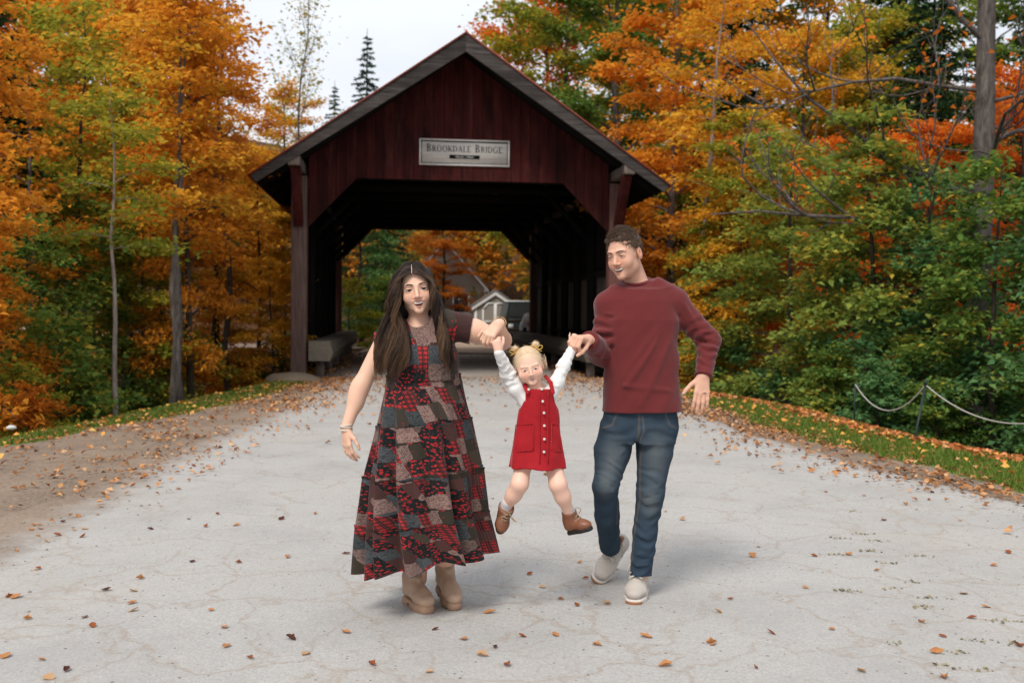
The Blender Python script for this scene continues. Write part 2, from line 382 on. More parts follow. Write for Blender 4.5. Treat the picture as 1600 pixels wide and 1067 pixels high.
# corner posts and chamfer braces
for u in (0.0, WB):
    for v in (0.0, LB):
        box('corner_post', u - 0.165, u + 0.165, v - 0.14, v + 0.2, -0.4, roof_z(u) - 0.42, M_POST, br, 0.012)
    bar('overhang_brace', (u, -0.19, 3.28), (u + (0.02 if u < 1 else -0.02), -1.12, 4.40), 0.2, 0.15, M_RED, br, up=(0, 1, 0), bevel=0.008)
    box('plate_beam', u - 0.12, u + 0.12, -1.30, LB + 1.2, 4.385, 4.595, M_GREYZ, br, 0.01)
# roof deck, metal sheets, barge boards, rafters
for s in (-1, 1):
    ue = UC + s * 4.31; ze = roof_z(ue)
    V = []
    def slab(name, t0, t1, v0, v1, mat, e0=0.0, e1=4.31):
        nrm = Vector((s * SL, 0, 1)).normalized()
        pts = []
        for vv in (v0, v1):
            for e, t in ((e0, t0), (e1, t0), (e1, t1), (e0, t1)):
                base = Vector((UC + s * e, vv, RZ0 - SL * e)); pts.append(tuple(base + Vector((0, 0, t))))
        F = [(0, 1, 2, 3), (7, 6, 5, 4), (0, 4, 5, 1), (1, 5, 6, 2), (2, 6, 7, 3), (3, 7, 4, 0)]
        if s > 0: F = [tuple(reversed(f)) for f in F]
        return obj(name, mesh_np(name, pts, np.array(F)), mat, br)
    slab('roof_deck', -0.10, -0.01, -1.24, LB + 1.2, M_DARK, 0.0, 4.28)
    slab('roof_sheet', 0.0, 0.035, -1.35, LB + 1.3, M_ROOF, 0.0, 4.36)
    # sloping barge board
    e1 = 4.31; pl = [(UC + s * 0.0, RZ0 - 0.005), (UC + s * e1, RZ0 - SL * e1 - 0.005), (UC + s * (e1 - 0.10), RZ0 - SL * (e1 - .10) - 0.215), (UC + s * 0.0, RZ0 - 0.37)]
    o = prism('barge_board', pl if s > 0 else pl[::-1], -1.32, -1.245, M_BARGE, br)
    for k in range(12):
        v = -0.9 + k * 1.3
        nr = bar('rafter', (UC + s * 0.02, v, RZ0 - 0.2), (UC + s * 4.2, v, RZ0 - SL * 4.18 - 0.2), 0.06, 0.15, M_DARK, br)
# tie beams, truss posts and diagonals, wall slats, rails
for k in range(7):
    v = 0.55 + k * (LB - 1.1) / 6
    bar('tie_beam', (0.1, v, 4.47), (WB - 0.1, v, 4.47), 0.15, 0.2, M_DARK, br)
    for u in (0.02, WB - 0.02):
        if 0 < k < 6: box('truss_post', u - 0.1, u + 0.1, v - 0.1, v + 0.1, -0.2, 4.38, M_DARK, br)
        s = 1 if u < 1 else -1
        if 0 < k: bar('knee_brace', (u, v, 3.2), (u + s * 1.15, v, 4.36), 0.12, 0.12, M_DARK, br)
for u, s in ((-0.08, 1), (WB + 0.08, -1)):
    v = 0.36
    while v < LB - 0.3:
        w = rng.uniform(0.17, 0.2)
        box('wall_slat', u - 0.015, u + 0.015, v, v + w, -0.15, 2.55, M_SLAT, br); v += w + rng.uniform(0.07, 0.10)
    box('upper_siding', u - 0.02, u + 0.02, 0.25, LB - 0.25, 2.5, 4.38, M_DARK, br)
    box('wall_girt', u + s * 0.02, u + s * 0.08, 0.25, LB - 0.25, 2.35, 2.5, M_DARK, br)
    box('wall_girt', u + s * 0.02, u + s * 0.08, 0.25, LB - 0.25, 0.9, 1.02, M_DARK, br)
    # timber guard rail on short posts: chamfered box section
    uu = u + s * 0.55; a, b = (uu - 0.24, uu + 0.24)
    sec = [(uu - s * 0.25, 0.37), (uu + s * 0.20, 0.37), (uu + s * 0.27, 0.55), (uu + s * 0.20, 0.79), (uu - s * 0.25, 0.79)]
    prism('guard_rail', sec if s < 0 else sec, -0.22, LB + 0.4, M_RAIL, br)
    for k in range(6):
        v = 0.1 + k * (LB - 0.2) / 5
        box('rail_post', uu - 0.11, uu + 0.06, v, v + 0.2, -0.1, 0.366, M_GREYZ, br)
# deck: planked floor silted with sand, side sills
n = N('bridge_deck'); dcol, a_, b_ = ground_dirt(n)
M_DECK = n.done(n.mix(n.ramp(a_, [(0.4, 0.0), (0.7, 0.7)]), (0.30, 0.27, 0.24), dcol), 0.9, None, 0.15)
box('deck', 0.2, WB - 0.2, 0.62, LB + 0.5, -0.3, 0.012, M_DECK, br)
for u in (0.0, WB): box('sill_beam', u - 0.2, u + 0.19, 0.25, LB - 0.1, -0.5, -0.16, M_DARK, br)
for v0, v1 in ((0.2, 0.615), (LB + 0.52, LB + 0.9)): box('abutment', -0.6, WB + 0.6, v0, v1, -2.2, -0.02, mat_plain('abutment_concrete', (0.26, 0.24, 0.21), 0.9, 0.3), br)

# ------------------------------------------------------------------ name board
M_BOARD = mat_wood('pale_sign_board', (0.80, 0.79, 0.76), (0.52, 0.46, 0.40), 'x', 0.35)
M_FRAME = mat_plain('sign_frame_paint', (0.80, 0.74, 0.70), 0.6, 0.12, 20)
M_INK = mat_plain('sign_black_paint', (0.006, 0.010, 0.010), 0.5, 0.2, 20)
M_PALE = mat_plain('sign_pale_letters', (0.62, 0.60, 0.56), 0.6, 0.1, 20)
sg = empty('name_board', BR_A + Matrix.Rotation(BR_YAW, 3, 'Z') @ Vector((3.535, -0.062, 4.92)), BR_YAW, label='pale wooden name board lettered BROOKDALE BRIDGE on the red gable', cat='sign')
SW, SH = 0.985, 0.285
box('board', -SW + 0.03, SW - 0.03, -0.016, 0.012, -SH + 0.03, SH - 0.03, M_BOARD, sg)
for z0, z1 in ((-SH, -SH + 0.035), (SH - 0.035, SH)): box('frame_strip', -SW, SW, -0.034, 0.012, z0, z1, M_FRAME, sg)
for x0, x1 in ((-SW, -SW + 0.035), (SW - 0.035, SW)): box('frame_strip', x0, x1, -0.0335, 0.012, -SH + .036, SH - 0.036, M_FRAME, sg)
for x0, x1, z0, z1 in ((-SW + .036, SW - .036, SH - .062, SH - .037), (-SW + .036, SW - .036, -SH + .037, -SH + .05), (-SW + .037, -SW + .055, -SH + .051, SH - .063), (SW - .055, SW - .037, -SH + .051, SH - .063)):
    box('border_line', x0, x1, -0.022, -0.012, z0, z1, M_INK, sg)
# serif capitals drawn as strokes: cell height 1, thick stem 0.17, thin 0.08
def _bar(x0, z0, x1, z1, w):      # slanted or straight stroke, width measured across
    d = np.array([x1 - x0, z1 - z0], float); d /= np.linalg.norm(d); q = np.array([-d[1], d[0]]) * w / 2; a = np.array([x0, z0]); b = np.array([x1, z1])
    return [a - q, b - q, b + q, a + q]
def _arc(cx, cz, rx, rz, a0, a1, n=10, t0=0.08, t1=0.17):
    r = []
    A = np.linspace(rad(a0), rad(a1), n + 1)
    for i in range(n):
        quad = []
        for a, sgn in ((A[i], 0), (A[i + 1], 0), (A[i + 1], 1), (A[i], 1)):
            t = t0 + (t1 - t0) * abs(math.cos(a)); k = 0 if sgn else 1
            quad.append(np.array([cx + (rx - k * t) * math.cos(a), cz + (rz - k * t0) * math.sin(a)]))
        r.append(quad)
    return r
def _stem(x): return [_bar(x, 0, x, 1, 0.17), _bar(x - 0.15, 0.03, x + 0.15, 0.03, 0.06), _bar(x - 0.15, 0.97, x + 0.15, 0.97, 0.06)]
GLY = {
    'B': (0.72, _stem(0.17) + _arc(0.3, 0.75, 0.3, 0.25, -90, 90) + _arc(0.3, 0.26, 0.36, 0.26, -90, 90) + [_bar(.17, .96, .32, .96, .08), _bar(.17, .52, .32, .52, .07), _bar(.17, .04, .32, .04, .08)]),
    'R': (0.78, _stem(0.17) + _arc(0.3, 0.74, 0.31, 0.26, -90, 90) + [_bar(.17, .96, .32, .96, .08), _bar(.17, .52, .32, .52, .07), _bar(.36, .5, .68, .02, .16), _bar(.58, .03, .8, .03, .06)]),
    'O': (0.92, _arc(0.46, 0.5, 0.43, 0.52, 0, 360, 20)),
    'K': (0.82, _stem(0.17) + [_bar(.25, .42, .66, .97, .08), _bar(.36, .56, .7, .02, .17), _bar(.55, .97, .78, .97, .06), _bar(.58, .03, .84, .03, .06)]),
    'D': (0.88, _stem(0.17) + _arc(0.3, 0.5, 0.53, 0.5, -90, 90, 14) + [_bar(.17, .96, .32, .96, .08), _bar(.17, .04, .32, .04, .08)]),
    'A': (0.84, [_bar(.42, .98, .12, 0.02, .08), _bar(.42, .98, .70, 0.02, .17), _bar(.2, .34, .6, .34, .07), _bar(0.0, .03, .24, .03, .06), _bar(.56, .03, .86, .03, .06)]),
    'L': (0.66, _stem(0.17) + [_bar(.17, .04, .6, .04, .08), _bar(.6, 0, .6, .24, .07)]),
    'E': (0.68, _stem(0.17) + [_bar(.17, .96, .58, .96, .08), _bar(.58, .78, .58, 1, .07), _bar(.17, .52, .48, .52, .07), _bar(.17, .04, .62, .04, .08), _bar(.62, 0, .62, .24, .07)]),
    'I': (0.36, _stem(0.18)),
    'G': (0.92, _arc(0.46, 0.5, 0.43, 0.52, 50, 325, 16) + [_bar(.76, .1, .76, .42, .17), _bar(.6, .43, .9, .43, .06), _bar(.76, .72, .76, .92, .07)]),
}
def write(text, parent, x0, x1, z, caps, small, y, mat):
    adv = []
    for i, ch in enumerate(text):
        if ch == ' ': adv.append(0.55 * caps); continue
        big = i == 0 or text[i - 1] == ' '; adv.append((GLY[ch][0] + 0.07) * (caps if big else small))
    k = (x1 - x0) / sum(adv); x = x0
    for i, ch in enumerate(text):
        if ch != ' ':
            big = i == 0 or text[i - 1] == ' '; h = caps if big else small
            V, F = [], []
            for j, qd in enumerate(GLY[ch][1]):
                yy = y - 0.0004 * (j % 7)
                F.append(tuple(range(len(V), len(V) + 4))); V += [(x + q[0] * h * k, yy, z + q[1] * h) for q in qd]
            obj('letter', mesh_np('letter', V, np.array(F)), mat, parent)
        x += adv[i] * k
write('BROOKDALE BRIDGE', sg, -0.83, 0.83, 0.012, 0.168, 0.132, -0.0175, M_INK)
box('date_plate', -0.33, 0.33, -0.022, -0.0165, -0.135, -0.052, M_INK, sg)
fc = bpy.data.curves.new('date_text', 'FONT'); fc.body = '\u2022Built 1964\u2022'; fc.size = 0.086; fc.align_x = 'CENTER'; fc.align_y = 'CENTER'
tmp = bpy.data.objects.new('tmp', fc); COL.objects.link(tmp); dg = bpy.context.evaluated_depsgraph_get(); dg.update()
dm_ = bpy.data.meshes.new_from_object(tmp.evaluated_get(dg)); bpy.data.objects.remove(tmp)
obj('date_lettering', dm_, M_PALE, sg, loc=(0, -0.0232, -0.095), rot=(rad(90), 0, 0))
# ================================================================== trees
def bark(name, a, b, rough=0.95):
    n = N(name); v = n.coord('Object', (7, 7, 1.6)); f = n.noise(v, 2.2, 5, 0.7)
    return n.done(n.mix(n.ramp(f, [(0.35, 0.0), (0.68, 1.0)]), a, b), rough, n.bump(f, 0.6, 0.02), 0.1)
M_BARK_D = bark('dark_bark', (0.030, 0.024, 0.020), (0.085, 0.068, 0.055))
M_BARK_G = bark('grey_bark', (0.05, 0.042, 0.037), (0.17, 0.145, 0.13))
M_BARK_P = bark('pale_bark', (0.16, 0.13, 0.11), (0.42, 0.36, 0.31))
def leafmat(name, stops, trans=0.5):
    stops = [(p, tuple(min(.85, x * 1.32) for x in c)) for p, c in stops]
    n = N(name); r = n.attr('rnd'); o = n.orand()
    col = n.ramp(n.math('ADD', n.math('MULTIPLY', r, 0.86), n.math('MULTIPLY', o, 0.14)), stops)
    d = n.nd('BsdfDiffuse', Color=col); t = n.nd('BsdfTranslucent', Color=n.mix(0.35, col, n.mix(1.0, col, (1.0, 0.8, 0.3), 'MULTIPLY')))
    m = n.nd('MixShader', Fac=trans); n.t.links.new(d.outputs[0], m.inputs[1]); n.t.links.new(t.outputs[0], m.inputs[2])
    n.t.links.new(m.outputs[0], n.out.inputs[0]); return n.m
LM = {
    'orange': leafmat('orange_leaves', [(0.02, (0.12, 0.10, 0.02)), (0.2, (0.34, 0.17, 0.025)), (0.5, (0.56, 0.22, 0.025)), (0.78, (0.64, 0.30, 0.04)), (0.98, (0.58, 0.15, 0.025))]),
    'gold': leafmat('golden_leaves', [(0.02, (0.12, 0.13, 0.02)), (0.25, (0.40, 0.27, 0.035)), (0.6, (0.66, 0.36, 0.04)), (0.85, (0.66, 0.29, 0.03)), (0.98, (0.72, 0.47, 0.08))]),
    'red': leafmat('red_orange_leaves', [(0.02, (0.16, 0.07, 0.02)), (0.3, (0.44, 0.12, 0.02)), (0.65, (0.60, 0.18, 0.022)), (0.98, (0.66, 0.14, 0.03))]),
    'rust': leafmat('rust_leaves', [(0.02, (0.10, 0.06, 0.02)), (0.3, (0.30, 0.10, 0.02)), (0.7, (0.45, 0.15, 0.02)), (0.98, (0.55, 0.22, 0.03))]),
    'green': leafmat('green_leaves', [(0.02, (0.035, 0.085, 0.022)), (0.4, (0.085, 0.165, 0.04)), (0.68, (0.18, 0.25, 0.05)), (0.82, (0.36, 0.32, 0.05)), (0.95, (0.66, 0.32, 0.03))]),
    'bluegreen': leafmat('cool_green_leaves', [(0.02, (0.03, 0.09, 0.04)), (0.45, (0.085, 0.19, 0.075)), (0.8, (0.17, 0.28, 0.09)), (0.93, (0.48, 0.34, 0.05))]),
    'yellowgreen': leafmat('yellow_green_leaves', [(0.02, (0.06, 0.10, 0.02)), (0.35, (0.16, 0.20, 0.03)), (0.65, (0.32, 0.30, 0.04)), (0.85, (0.60, 0.36, 0.04)), (0.98, (0.70, 0.28, 0.03))]),
    'lime': leafmat('lime_green_leaves', [(0.02, (0.06, 0.11, 0.03)), (0.35, (0.15, 0.22, 0.05)), (0.65, (0.26, 0.30, 0.06)), (0.82, (0.52, 0.38, 0.06)), (0.96, (0.70, 0.32, 0.04))]),
    'needle': leafmat('dark_needles', [(0.02, (0.012, 0.030, 0.014)), (0.6, (0.028, 0.060, 0.026)), (0.98, (0.055, 0.095, 0.035))], 0.15),
    'bluneedle': leafmat('spruce_needles', [(0.02, (0.02, 0.042, 0.032)), (0.6, (0.045, 0.08, 0.06)), (0.98, (0.09, 0.13, 0.10))], 0.15),
}
def leaf_mesh(name, pos, size, nrm, dirv, rnd, fold=0.18, wide=0.62):
    n_ = len(pos); nrm = nrm / np.linalg.norm(nrm, axis=1, keepdims=True)
    d = dirv - nrm * np.sum(dirv * nrm, 1, keepdims=True); d /= np.linalg.norm(d, axis=1, keepdims=True) + 1e-9
    s = np.cross(nrm, d); L = size[:, None]
    a = pos - d * L * 0.5; b = pos + d * L * 0.5; mid = pos - d * L * 0.06
    w = L * wide * 0.5
    V = np.stack([a, mid + s * w + nrm * L * fold, b, mid - s * w + nrm * L * fold], 1).reshape(-1, 3)
    i = np.arange(n_)[:, None] * 4
    F = np.concatenate([i + np.array([[0, 1, 2]]), i + np.array([[0, 2, 3]])], 1).reshape(-1, 3)
    me = mesh_np(name, V, F); attr_f(me, 'rnd', 'FACE', np.repeat(np.clip(rnd, 0, 1), 2)); return me

def grow_tree(seed, H, r0, base, spread, nleaf, leaf, nb=34, droop=0.25, up=0.55, flat=0.55, wander=0.05, sub=6, prof='dome', leaf_from=0.0, tuft=0.2):
    """trunk mesh + crown mesh, crown made of leafy sprays along the twigs"""
    R = np.random.default_rng(seed); T = Tubes()
    n_ = 10; z = np.linspace(0, 1, n_)
    wx = np.cumsum(R.normal(0, wander * H / n_, n_)); wy = np.cumsum(R.normal(0, wander * H / n_, n_)); wx -= wx[0]; wy -= wy[0]
    tp = np.stack([wx, wy, z * H], 1); T.add(tp, r0 * (1 - z * 0.9) * np.where(z < 0.02, 1.25, 1), 7)
    seg = []
    for k in range(nb):
        t = base + (1 - base) * ((k + R.uniform(0, 0.9)) / nb) ** 0.9
        p0 = np.array([np.interp(t, z, tp[:, i]) for i in range(3)]); rel = (t - base) / (1 - base)
        pr = {'dome': (0.55 + 0.9 * rel) * (1 - rel) ** 0.55 * 1.15 + 0.06, 'cone': (1 - rel) ** 0.8 + 0.05, 'vase': (0.35 + 0.8 * rel) * (1 - rel ** 3) + 0.12, 'low': (1 - rel * 0.75)}[prof]
        L = spread * pr * R.uniform(0.7, 1.2); az = k * 2.39996 + R.uniform(-.5, .5); el = up * (0.5 + rel) + R.uniform(-.15, .15)
        hd = np.array([math.cos(az), math.sin(az), 0.0]); m = 6; pts = [p0]; e = el; h2 = hd.copy()
        for j in range(1, m):
            h2 = h2 + np.array([R.normal(0, .18), R.normal(0, .18), 0]); h2 /= np.linalg.norm(h2)
            pts.append(pts[-1] + (h2 * math.cos(e) + np.array([0, 0, math.sin(e)])) * L / (m - 1)); e -= droop * (0.5 + R.uniform(0, .8)) * 0.6
        pts = np.array(pts); rb = max(0.007, r0 * 0.34 * (1 - 0.75 * t)) * (0.6 + 0.4 * pr)
        T.add(pts, np.linspace(rb, rb * 0.18, m), 5, cap=False)
        seg += [(pts[j], pts[j + 1], k) for j in range(2, m - 1)]
        for q in range(sub):
            s = R.uniform(0.25, 1.0); f = s * (m - 1); j = min(int(f), m - 2); a = pts[j] + (pts[j + 1] - pts[j]) * (f - j)
            sg_ = 1 if q % 2 else -1; ang = sg_ * R.uniform(.5, 1.15); dd = pts[j + 1] - pts[j]; dd = dd / np.linalg.norm(dd)
            c, s_ = math.cos(ang), math.sin(ang); dv = np.array([dd[0] * c - dd[1] * s_, dd[0] * s_ + dd[1] * c, dd[2] * 0.5 + R.normal(0, .16)])
            l2 = L * R.uniform(.22, .5) * (1.15 - 0.5 * s); b = a + dv * l2 * 0.55; b2 = b + (dv + np.array([0, 0, -droop * .6])) * l2 * 0.45
            T.add(np.array([a, b, b2]), [rb * .4, rb * .25, rb * .1], 4, cap=False); seg += [(a, b, k * 31 + q), (b, b2, k * 31 + q)]
    A = np.array([s[0] for s in seg]); B = np.array([s[1] for s in seg]); cid = np.array([s[2] for s in seg])
    ln = np.linalg.norm(B - A, axis=1); ok = A[:, 2] >= leaf_from * H; ln = ln * ok
    pick = R.choice(len(seg), nleaf, p=ln / ln.sum()); t = R.uniform(0, 1, nleaf)[:, None]
    pos = A[pick] + (B[pick] - A[pick]) * t + R.normal(0, 1, (nleaf, 3)) * np.array([tuft, tuft, tuft * 0.42])
    nrm = np.stack([R.normal(0, flat, nleaf), R.normal(0, flat, nleaf), np.ones(nleaf)], 1)
    crnd = R.uniform(0, 1, 40000)[cid % 40000][pick]; hz_ = pos[:, 2] / H
    rnd = 0.5 * R.uniform(0, 1, nleaf) + 0.38 * crnd + 0.12 * np.clip(hz_, 0, 1)
    out_ = B[pick] - A[pick]; dirv = out_ / (np.linalg.norm(out_, axis=1, keepdims=True) + 1e-6) + R.normal(0, .8, (nleaf, 3)) + np.array([0, 0, -.35])
    return T.mesh('trunk'), leaf_mesh('crown', pos, leaf * R.uniform(.4, 1.35, nleaf), nrm, dirv, rnd)

def grow_conifer(seed, H, r0, spread, n_, needle, droop=0.35, base=0.06):
    R = np.random.default_rng(seed); T = Tubes(); z = np.linspace(0, 1, 6)
    T.add(np.stack([0 * z, 0 * z, z * H], 1), r0 * (1 - z * .93), 7)
    P0, P1 = [], []; t = base; k = 0
    while t < 0.985:
        nbr = 6 if t < .8 else 4
        for j in range(nbr):
            az = j * 2 * math.pi / nbr + k * 1.1 + R.uniform(-.3, .3); L = spread * (1 - t) ** 0.85 * R.uniform(.65, 1.15) + 0.12
            h = np.array([math.cos(az), math.sin(az), 0]); a = np.array([0, 0, (t + R.uniform(-.006, .006)) * H])
            b = a + h * L * .55 + np.array([0, 0, -droop * L * .35]); c = a + h * L + np.array([0, 0, -droop * L * .45])
            T.add(np.array([a, b, c]), [r0 * .16 * (1.05 - t), r0 * .1 * (1.05 - t), 0.004], 4, cap=False)
            P0 += [a, b]; P1 += [b, c]
            for s in np.linspace(.3, .95, 5):
                for sg_ in (-1, 1):
                    m_ = a + (c - a) * s + np.array([0, 0, -droop * L * .2 * s]); ang = az + sg_ * 0.9; l2 = L * .32 * (1.1 - s * .6)
                    P0.append(m_); P1.append(m_ + np.array([math.cos(ang) * l2, math.sin(ang) * l2, -droop * l2 * .6]))
        t += 0.021 + 0.012 * (1 - t); k += 1
    A, B = np.array(P0), np.array(P1); ln = np.linalg.norm(B - A, axis=1) + .03; pick = R.choice(len(A), n_, p=ln / ln.sum())
    pos = A[pick] + (B[pick] - A[pick]) * R.uniform(0, 1.05, n_)[:, None] + R.normal(0, .035, (n_, 3)) + np.array([0, 0, -.03])
    nrm = np.stack([R.normal(0, .6, n_), R.normal(0, .6, n_), np.ones(n_)], 1); dv = (B - A)[pick]; dv = dv / (np.linalg.norm(dv, axis=1, keepdims=True) + 1e-6) + R.normal(0, .55, (n_, 3))
    return T.mesh('trunk'), leaf_mesh('crown', pos, needle * R.uniform(.6, 1.3, n_), nrm, dv, R.uniform(0, 1, n_), .05, .3)

PROTO = {
    'mapA': grow_tree(11, 11, .16, .22, 3.1, 19000, .15, 40, sub=7),
    'mapB': grow_tree(12, 11, .14, .12, 2.6, 19000, .15, 44, .32, .45, sub=7, prof='dome'),
    'mapC': grow_tree(13, 11, .18, .3, 3.6, 17000, .16, 36, .2, .7, sub=7, prof='vase'),
    'lowA': grow_tree(21, 6, .09, .06, 2.7, 15000, .12, 38, .42, .35, .5, prof='low', sub=8, tuft=.16),
    'lowB': grow_tree(22, 6, .08, .04, 2.4, 14000, .125, 36, .5, .3, .5, prof='low', sub=8, tuft=.16),
    'slim': grow_tree(31, 8, .075, .42, 1.3, 3600, .12, 20, .3, .5, sub=5, wander=.11),
    'sapl': grow_tree(32, 6.2, .052, .5, 1.2, 2200, .12, 14, .3, .5, sub=5, wander=.05),
    'bare': grow_tree(33, 9, .07, .35, 2.0, 1500, .10, 26, -.1, .9, sub=8, prof='vase', wander=.1),
    'shrA': grow_tree(41, 1.8, .03, .03, 1.1, 3800, .085, 22, .3, .7, .6, prof='low', sub=7, tuft=.1),
    'shrB': grow_tree(42, 1.4, .03, .03, 1.0, 3000, .10, 18, .3, .6, .6, prof='low', sub=7, tuft=.1),
    'conA': grow_conifer(51, 16, .2, 3.0, 21000, .26),
    'conB': grow_conifer(52, 20, .25, 3.3, 15000, .34, .28),
}
def grow_big(seed):
    """old tree by the chain: thick grey trunk, long bare crooked limbs, few red leaves"""
    R = np.random.default_rng(seed); T = Tubes(); z = np.linspace(0, 1, 12); H = 15
    tp = np.stack([.22 * np.sin(z * 4) + .3 * z, .15 * np.sin(z * 3), z * H], 1); T.add(tp, .245 * (1 - z * .78) + .08 * np.exp(-z * 18), 10)
    seg = []
    def limb(p, d, L, r, lev):
        m = 7; pts = [p]; d = d / np.linalg.norm(d)
        for j in range(1, m):
            d = d + R.normal(0, .22, 3) + np.array([0, 0, .10 if lev else .06]); d /= np.linalg.norm(d); pts.append(pts[-1] + d * L / (m - 1))
        pts = np.array(pts); T.add(pts, np.linspace(r * .62, r * .12, m), 6, cap=False)
        if lev == 2:
            seg.extend((pts[j], pts[j + 1]) for j in range(2, m - 1)); return
        for q in range(7 if lev == 0 else 5):
            j = R.integers(1, m - 1); a = R.uniform(-1.1, 1.1); c, s_ = math.cos(a), math.sin(a); dd = pts[j + 1] - pts[j]
            nd = np.array([dd[0] * c - dd[1] * s_, dd[0] * s_ + dd[1] * c, dd[2] + R.uniform(-.1, .5) * L / 6]); limb(pts[j], nd, L * R.uniform(.35, .6), r * .42, lev + 1)
    for zz, az, el, L, r in ((2.9, 180, -4, 4.6, .10), (3.4, 197, 14, 5.2, .09), (4.3, 10, 25, 3.2, .08), (5.2, 172, 8, 4.4, .07), (3.9, 250, 15, 3.4, .07), (6.0, 205, 40, 3.6, .08), (6.3, 20, 45, 3.4, .08), (7.2, 150, 50, 3.2, .08), (5.0, 330, 20, 3.0, .06), (8.2, 240, 50, 3, .07), (9, 60, 50, 3, .07), (10, 170, 50, 2.6, .06), (11, 300, 50, 2.4, .05)):
        zz = zz + 1.9; i = zz / H; p = np.array([np.interp(i, z, tp[:, k]) for k in range(3)]); a, e = rad(az), rad(el)
        limb(p, np.array([math.cos(a) * math.cos(e), math.sin(a) * math.cos(e), math.sin(e)]), L, r, 0)
    A = np.array([s[0] for s in seg]); B = np.array([s[1] for s in seg]); n_ = 900; k = R.integers(0, len(A), n_)
    pos = A[k] + (B[k] - A[k]) * R.uniform(0, 1, n_)[:, None] + R.normal(0, .08, (n_, 3))
    return T.mesh('trunk'), leaf_mesh('crown', pos, .13 * R.uniform(.6, 1.2, n_), np.stack([R.normal(0, .8, n_), R.normal(0, .8, n_), np.ones(n_)], 1), R.normal(0, 1, (n_, 3)), R.uniform(.3, 1, n_))
PROTO['big'] = grow_big(5)
def set_mat(o, m):
    if len(o.data.materials) == 0: o.data.materials.append(None)
    o.material_slots[0].link = 'OBJECT'; o.material_slots[0].material = m
def tree(proto, px, dep, scale, rot, pal, barkm, label, name='tree', cat='tree', dz=0.0, sxy=None, lean=0.0):
    p = P(px, 491, dep); z = float(height(p.x, p.y)) - 0.08 + dz
    r = empty(name, (p.x, p.y, z), rad(rot), label=label, cat=cat)
    r.rotation_euler[0] = rad(lean)
    s = scale * (sxy or 1); r.scale = (s, s, scale)
    tm, cm = PROTO[proto]
    set_mat(obj('trunk', tm, None, r), barkm); set_mat(obj('crown', cm, None, r), LM[pal]); return r
D_, G_, P_ = M_BARK_D, M_BARK_G, M_BARK_P
